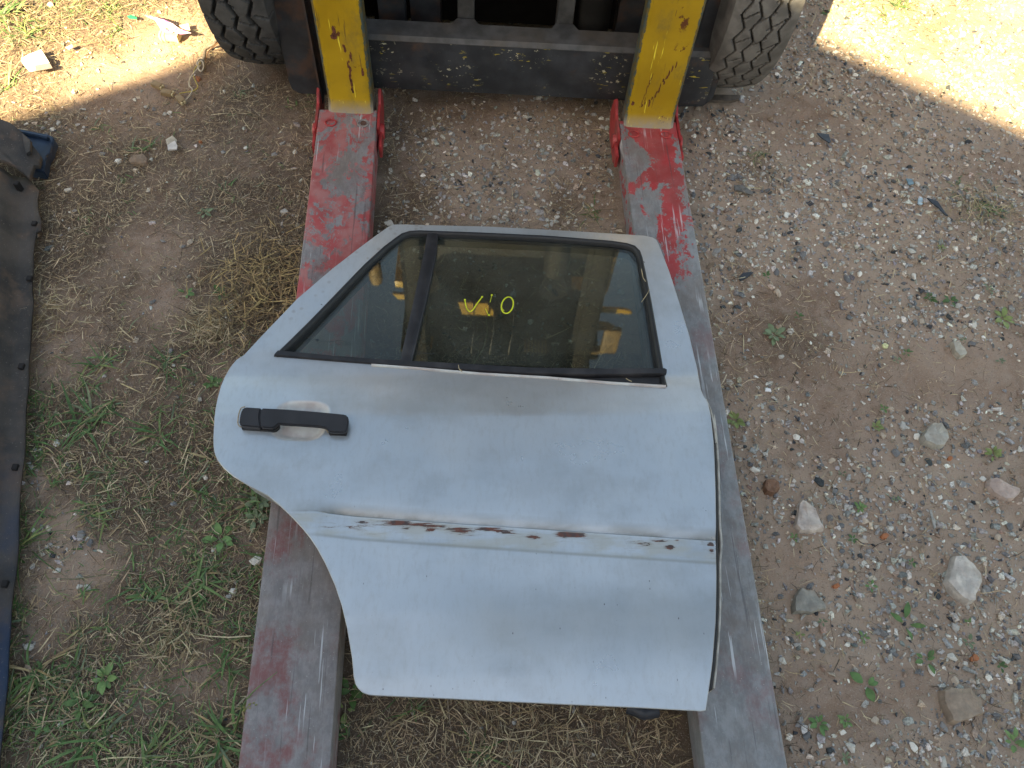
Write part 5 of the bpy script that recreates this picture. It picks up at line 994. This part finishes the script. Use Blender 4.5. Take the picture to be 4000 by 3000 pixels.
# pink wrapper: crumpled strip
def crumple(name, px, z, mat, lab, cat, amp=.006, n=(26, 8)):
    a, b, c_, d = [P(*q, z) for q in px]; V = []; F = []; c0 = (a+b+c_+d)/4
    for i in range(n[0]+1):
        for j in range(n[1]+1):
            u, v = i/n[0], j/n[1]; p = a.lerp(b, u).lerp(d.lerp(c_, u), v)-c0; p.z = amp*(fbm(p.x, p.y, .025, 4)*1.6+vn(p.x+p.y*1.5, p.y, .007, 2)*.5); V.append(p[:])
    for i in range(n[0]):
        for j in range(n[1]): k = i*(n[1]+1)+j; F.append((k, k+1, k+n[1]+2, k+n[1]+1))
    o = link_mesh(name, from_np(name, V, F, True), mat, None, c0); sd = o.modifiers.new('s', 'SOLIDIFY'); sd.thickness = .0004; return label(o, lab, cat)
pk = M('pink_film', .4, 0, .5); pk.col(pk.mix(pk.sm(pk.noise(55, 4, pk.map((.4, 1, 1))), .54, .60), (.60, .42, .55), (.42, .14, .38))); 
crumple('wrapper', [(560, 68), (640, 84), (753, 145), (700, 147)], .014, pk.m, 'crumpled pink and white plastic wrapper in the sunlit straw', 'wrapper', .010)
crumple('wrapper_piece', [(600, 78), (660, 95), (700, 147), (640, 138)], .013, pk.m, 'wider torn flap of the pink wrapper', 'wrapper', .010)
WOODY = plain('tan_plastic', (.50, .42, .24), .5, 0, .15, 60)
sp_ = empty('cable_spool_piece', P(670, 150, .0), math.radians(-5), lab='tan ribbed plastic connector body under the pink wrapper', cat='connector')
bm = bmesh.new(); add_box(bm, (-.028, -.018, .002), (.028, .016, .022), .004); link_mesh('housing', to_mesh(bm, 'h', 30), WOODY, sp_)
for x in (-.022, -.012, .024): bm = bmesh.new(); add_box(bm, (x-.0025, -.0195, .001), (x+.0025, .0175, .0235), .001); link_mesh('rib', to_mesh(bm, 'rib', 30), WOODY, sp_)
def connector(px, py, rz, lab, s_=1.):
    e = empty('plug', P(px, py), rz, lab=lab, cat='plug'); bm = bmesh.new(); add_box(bm, (-.014*s_, -.008*s_, .002), (.014*s_, .008*s_, .014*s_), .0015); link_mesh('shell', to_mesh(bm, 's', 30), plain('plug_tan', (.24, .17, .085), .6, 0, .2), e)
    bm = bmesh.new()
    for k in (-1, 1): add_box(bm, (.013*s_, k*.004*s_-.0028*s_, .004), (.019*s_, k*.004*s_+.0028*s_, .012*s_), .0008)
    link_mesh('pin_block', to_mesh(bm, 'p', 30), WOODY, e)
connector(617, 342, -.5, 'tan two pin plug lying in shaded straw below the sunlight edge'); connector(655, 372, -.2, 'brown plug next to the two pin plug in the straw'); connector(708, 398, -.9, 'tan plug end at the tip of the cut wire')
CW = plain('cream_wire', (.42, .36, .26), .5, 0, .1); DW = plain('loom_wire', (.16, .13, .10), .6, 0, .3, 90)
wb = P(785, 250); we = empty('cut_wire', wb, lab='cut wiring loom with loose cream and yellow wires beside the left tyre', cat='wire')
def wire(name, pts, r, mat): tube(name, [p-wb for p in smooth_path([P(a, b, z) for a, b, z in pts], 6)], r, mat, we, 8)
wire('loom', [(852, 150, .02), (835, 172, .02), (815, 182, .015), (802, 195, .012), (800, 215, .012), (795, 238, .012)], .0042, DW)
wire('wire', [(800, 240, .012), (778, 262, .02), (757, 285, .015), (742, 310, .008), (740, 335, .008), (752, 350, .008), (738, 378, .008), (722, 395, .008)], .0019, CW)
wire('wire', [(785, 245, .022), (765, 262, .022), (755, 290, .012), (765, 320, .008), (772, 340, .008), (755, 355, .008), (715, 362, .006), (700, 366, .006)], .0014, plain('yellow_wire', (.42, .32, .06), .5))
wire('wire', [(798, 245, .01), (806, 225, .012), (812, 205, .02), (838, 178, .02), (860, 160, .02)], .0014, plain('brown_wire', (.22, .12, .06), .5))
for k in range(5):
    pts = [(785+16*math.cos(t_)*(1-.08*k), 250+26*math.sin(t_)*(1-.06*k)+k*2, .006+.004*k) for t_ in np.linspace(0, 2*math.pi, 10)]; wire('coil', pts, .0022, [DW, CW, DW, plain('dark_wire', (.05, .05, .06), .5), CW][k])
pc = plain('card', (.42, .38, .30), .8, 0, .15, 80, .2)
sheet('card_scrap', z3([(1195, 1010), (1245, 985), (1275, 1010), (1268, 1045), (1205, 1050)]), .008, .003, pc, 'crumpled beige card scrap above the white chip in the straw', 'scrap', .002); sheet('white_chip', z3([(1208, 1052), (1262, 1022), (1280, 1055), (1275, 1080), (1213, 1088)]), .008, .004, plain('chip_white', (.55, .52, .48), .6, 0, .15), 'whitish broken chip below the beige card scrap', 'chip', .001)
sheet('green_scrap', z3([(915, 118), (945, 112), (985, 122), (985, 140), (930, 138)]), .010, .001, plain('green_film', (.03, .30, .13), .4), 'small green plastic scrap in sunlit straw', 'scrap', .002)
sheet('pink_scrap', z3([(470, 345), (520, 325), (530, 342), (500, 362)]), .010, .002, plain('pinkish', (.45, .30, .34), .6), 'small pinkish flake right of the white shard', 'flake', .001)
sheet('paper_scrap', z3([(1290, 185), (1360, 178), (1368, 215), (1300, 212)]), .010, .002, plain('cream_paper', (.62, .55, .38), .7), 'cream paper scrap by the pink wrapper', 'scrap', .002)
DKP = plain('dark_plastic', (.035, .04, .05), .5, 0, .3, 50, .2)
for q, lab in (([(2885, 1085), (2900, 1070), (2935, 1062), (2942, 1068), (2905, 1095), (2890, 1098)], 'dark strip of plastic on gravel beside the right sleeve'), ([(3190, 522), (3235, 528), (3245, 555), (3238, 560), (3205, 540)], 'bent dark blue plastic shard on the gravel below the right tyre'),
               ([(3395, 797), (3405, 790), (3408, 808), (3395, 812), (3384, 805)], 'small round black cap in the gravel'), ([(3620, 775), (3660, 790), (3690, 830), (3702, 845), (3690, 843), (3665, 812), (3640, 795)], 'curved strip of black rubber in the gravel on the right')):
    sheet('plastic_shard', q, .008, .003, DKP, lab, 'plastic shard', .0015)
sheet('cloth_scrap', [(2866, 725), (2900, 728), (2942, 752), (2938, 765), (2895, 752), (2870, 742)], .008, .003, plain('grey_cloth', (.13, .125, .115), .9, 0, .3, 120, .5), 'grey frayed cloth scrap beside the red part of the right sleeve', 'cloth scrap', .002)
sheet('glass_chip', [(3585, 778), (3602, 775), (3602, 800), (3592, 803), (3583, 795)], .008, .003, plain('pale_blue', (.35, .45, .5), .2), 'pale blue chip standing in the right hand gravel', 'chip'); sheet('blue_chip', [(3538, 700), (3560, 702), (3568, 720), (3548, 724)], .007, .003, plain('blue_grey', (.16, .24, .28), .4), 'blue grey chip on bare dirt in the right hand gravel', 'chip')
sheet('porcelain_chip', [(2990, 1518), (3008, 1520), (3012, 1532), (2988, 1530)], .008, .003, plain('porcelain', (.8, .8, .8), .3, 0, .03), 'tiny bright white chip right of the fork sleeve', 'chip')
sheet('wood_stick', [(3628, 1995), (3636, 1992), (3655, 2062), (3647, 2068)], .010, .003, plain('grey_wood', (.30, .29, .26), .8), 'short grey wooden splinter lying in the gravel', 'splinter')
sheet('wood_strip', [(2690, 376), (2890, 380), (2884, 395), (2852, 403), (2690, 398)], .010, .008, plain('dark_wood', (.085, .065, .05), .85, 0, .35, 50, .5), 'dark wooden strip on the ground in front of the right tyre', 'wood strip')
hb_ = P(2515, 2785, .02); ho_ = tube('hose_end', [(-.028, .012, 0), (0, 0, .003), (.024, .004, 0)], .013, DKP, None, 12); ho_.location = hb_; label(ho_, 'short dark rubber hose end in the shade under the bottom edge of the door', 'hose')
sheet('leaf_litter', [(2755, 1048), (2770, 1030), (2792, 1018), (2790, 1035), (2768, 1056)], .012, .001, plain('dead_leaf', (.19, .13, .085), .8, 0, .3, 60), 'curled brown dead leaf touching the right sleeve', 'dead leaf', .004)
sp = P(3458, 1352, .008); sn = empty('snail_shell', (sp.x, sp.y, .004), lab='small pale yellow striped snail shell on the gravel', cat='snail shell')
V, F = tube_np([((.0052-.0016*t_/6.28)*math.cos(t_), (.0052-.0016*t_/6.28)*math.sin(t_), .003+.0012*t_/6.28) for t_ in np.linspace(0, 6.28*2.6, 40)], .0036, 8, np.linspace(1, .25, 40)); link_mesh('whorl', from_np('whorl', V, F, True), plain('shell_yellow', (.62, .62, .32), .3, 0, .2, 400), sn)

# ------------------------------------------------------------------ unseen shadow caster added behind the camera, outline projected back from the shadow edge
te = math.tan(ELEV); Cc = 4.0; hn = math.hypot(HX, HY); hx, hy = HX/hn, HY/hn; lxp, lyp = hy, -hx
def shp(lat, s_z): return Vector((lat*lxp-Cc*hx, lat*lyp-Cc*hy, s_z))
def hgt(x, y): return (x*hx+y*hy+Cc)*te
def lat(x, y): return x*lxp+y*lyp
A1 = (-1.194, 1.69); A2 = (.369, 2.586); A3 = (1.55, 1.736)
l1, z1_, l2, z2_, l3, z3_ = lat(*A1), hgt(*A1), lat(*A2), hgt(*A2), lat(*A3), hgt(*A3)
sl_ = (z2_-z1_)/(l2-l1); le = l1-1.0; ze = max(.5, z1_-sl_*1.0)
sr_ = (z3_-z2_)/(l3-l2)
shadow_caster = empty('shadow_caster', (-Cc*hx, -Cc*hy, 0), math.atan2(lyp, lxp), lab='long grey shadow caster with a steep end, added out of view behind the camera', cat='shadow_caster')
prof = [(le, 0), (le, ze), (l1, z1_), (l2, z2_), (l3, z3_), (l3+5, z3_+sr_*5), (l3+5, 0)]
bm = bmesh.new(); a = [bm.verts.new((x, 0, z)) for x, z in prof]; b = [bm.verts.new((x, -3.5, z)) for x, z in prof]; bm.faces.new(a); bm.faces.new(b[::-1])
for i in range(len(prof)): bm.faces.new((a[i], a[(i+1) % 7], b[(i+1) % 7], b[i]))
link_mesh('wall', to_mesh(bm, 'wall'), plain('caster_wall', (.32, .30, .27), .9, 0, .15, 2), shadow_caster)  # solid block, the body of the added shadow caster
bm = bmesh.new(); add_box(bm, (l2+1.2, 0, 0), (l2+3.2, .03, 2.2)); link_mesh('door', to_mesh(bm, 'door'), plain('caster_door', (.18, .12, .08), .8, 0, .2, 3), shadow_caster)  # door panel on the added shadow caster
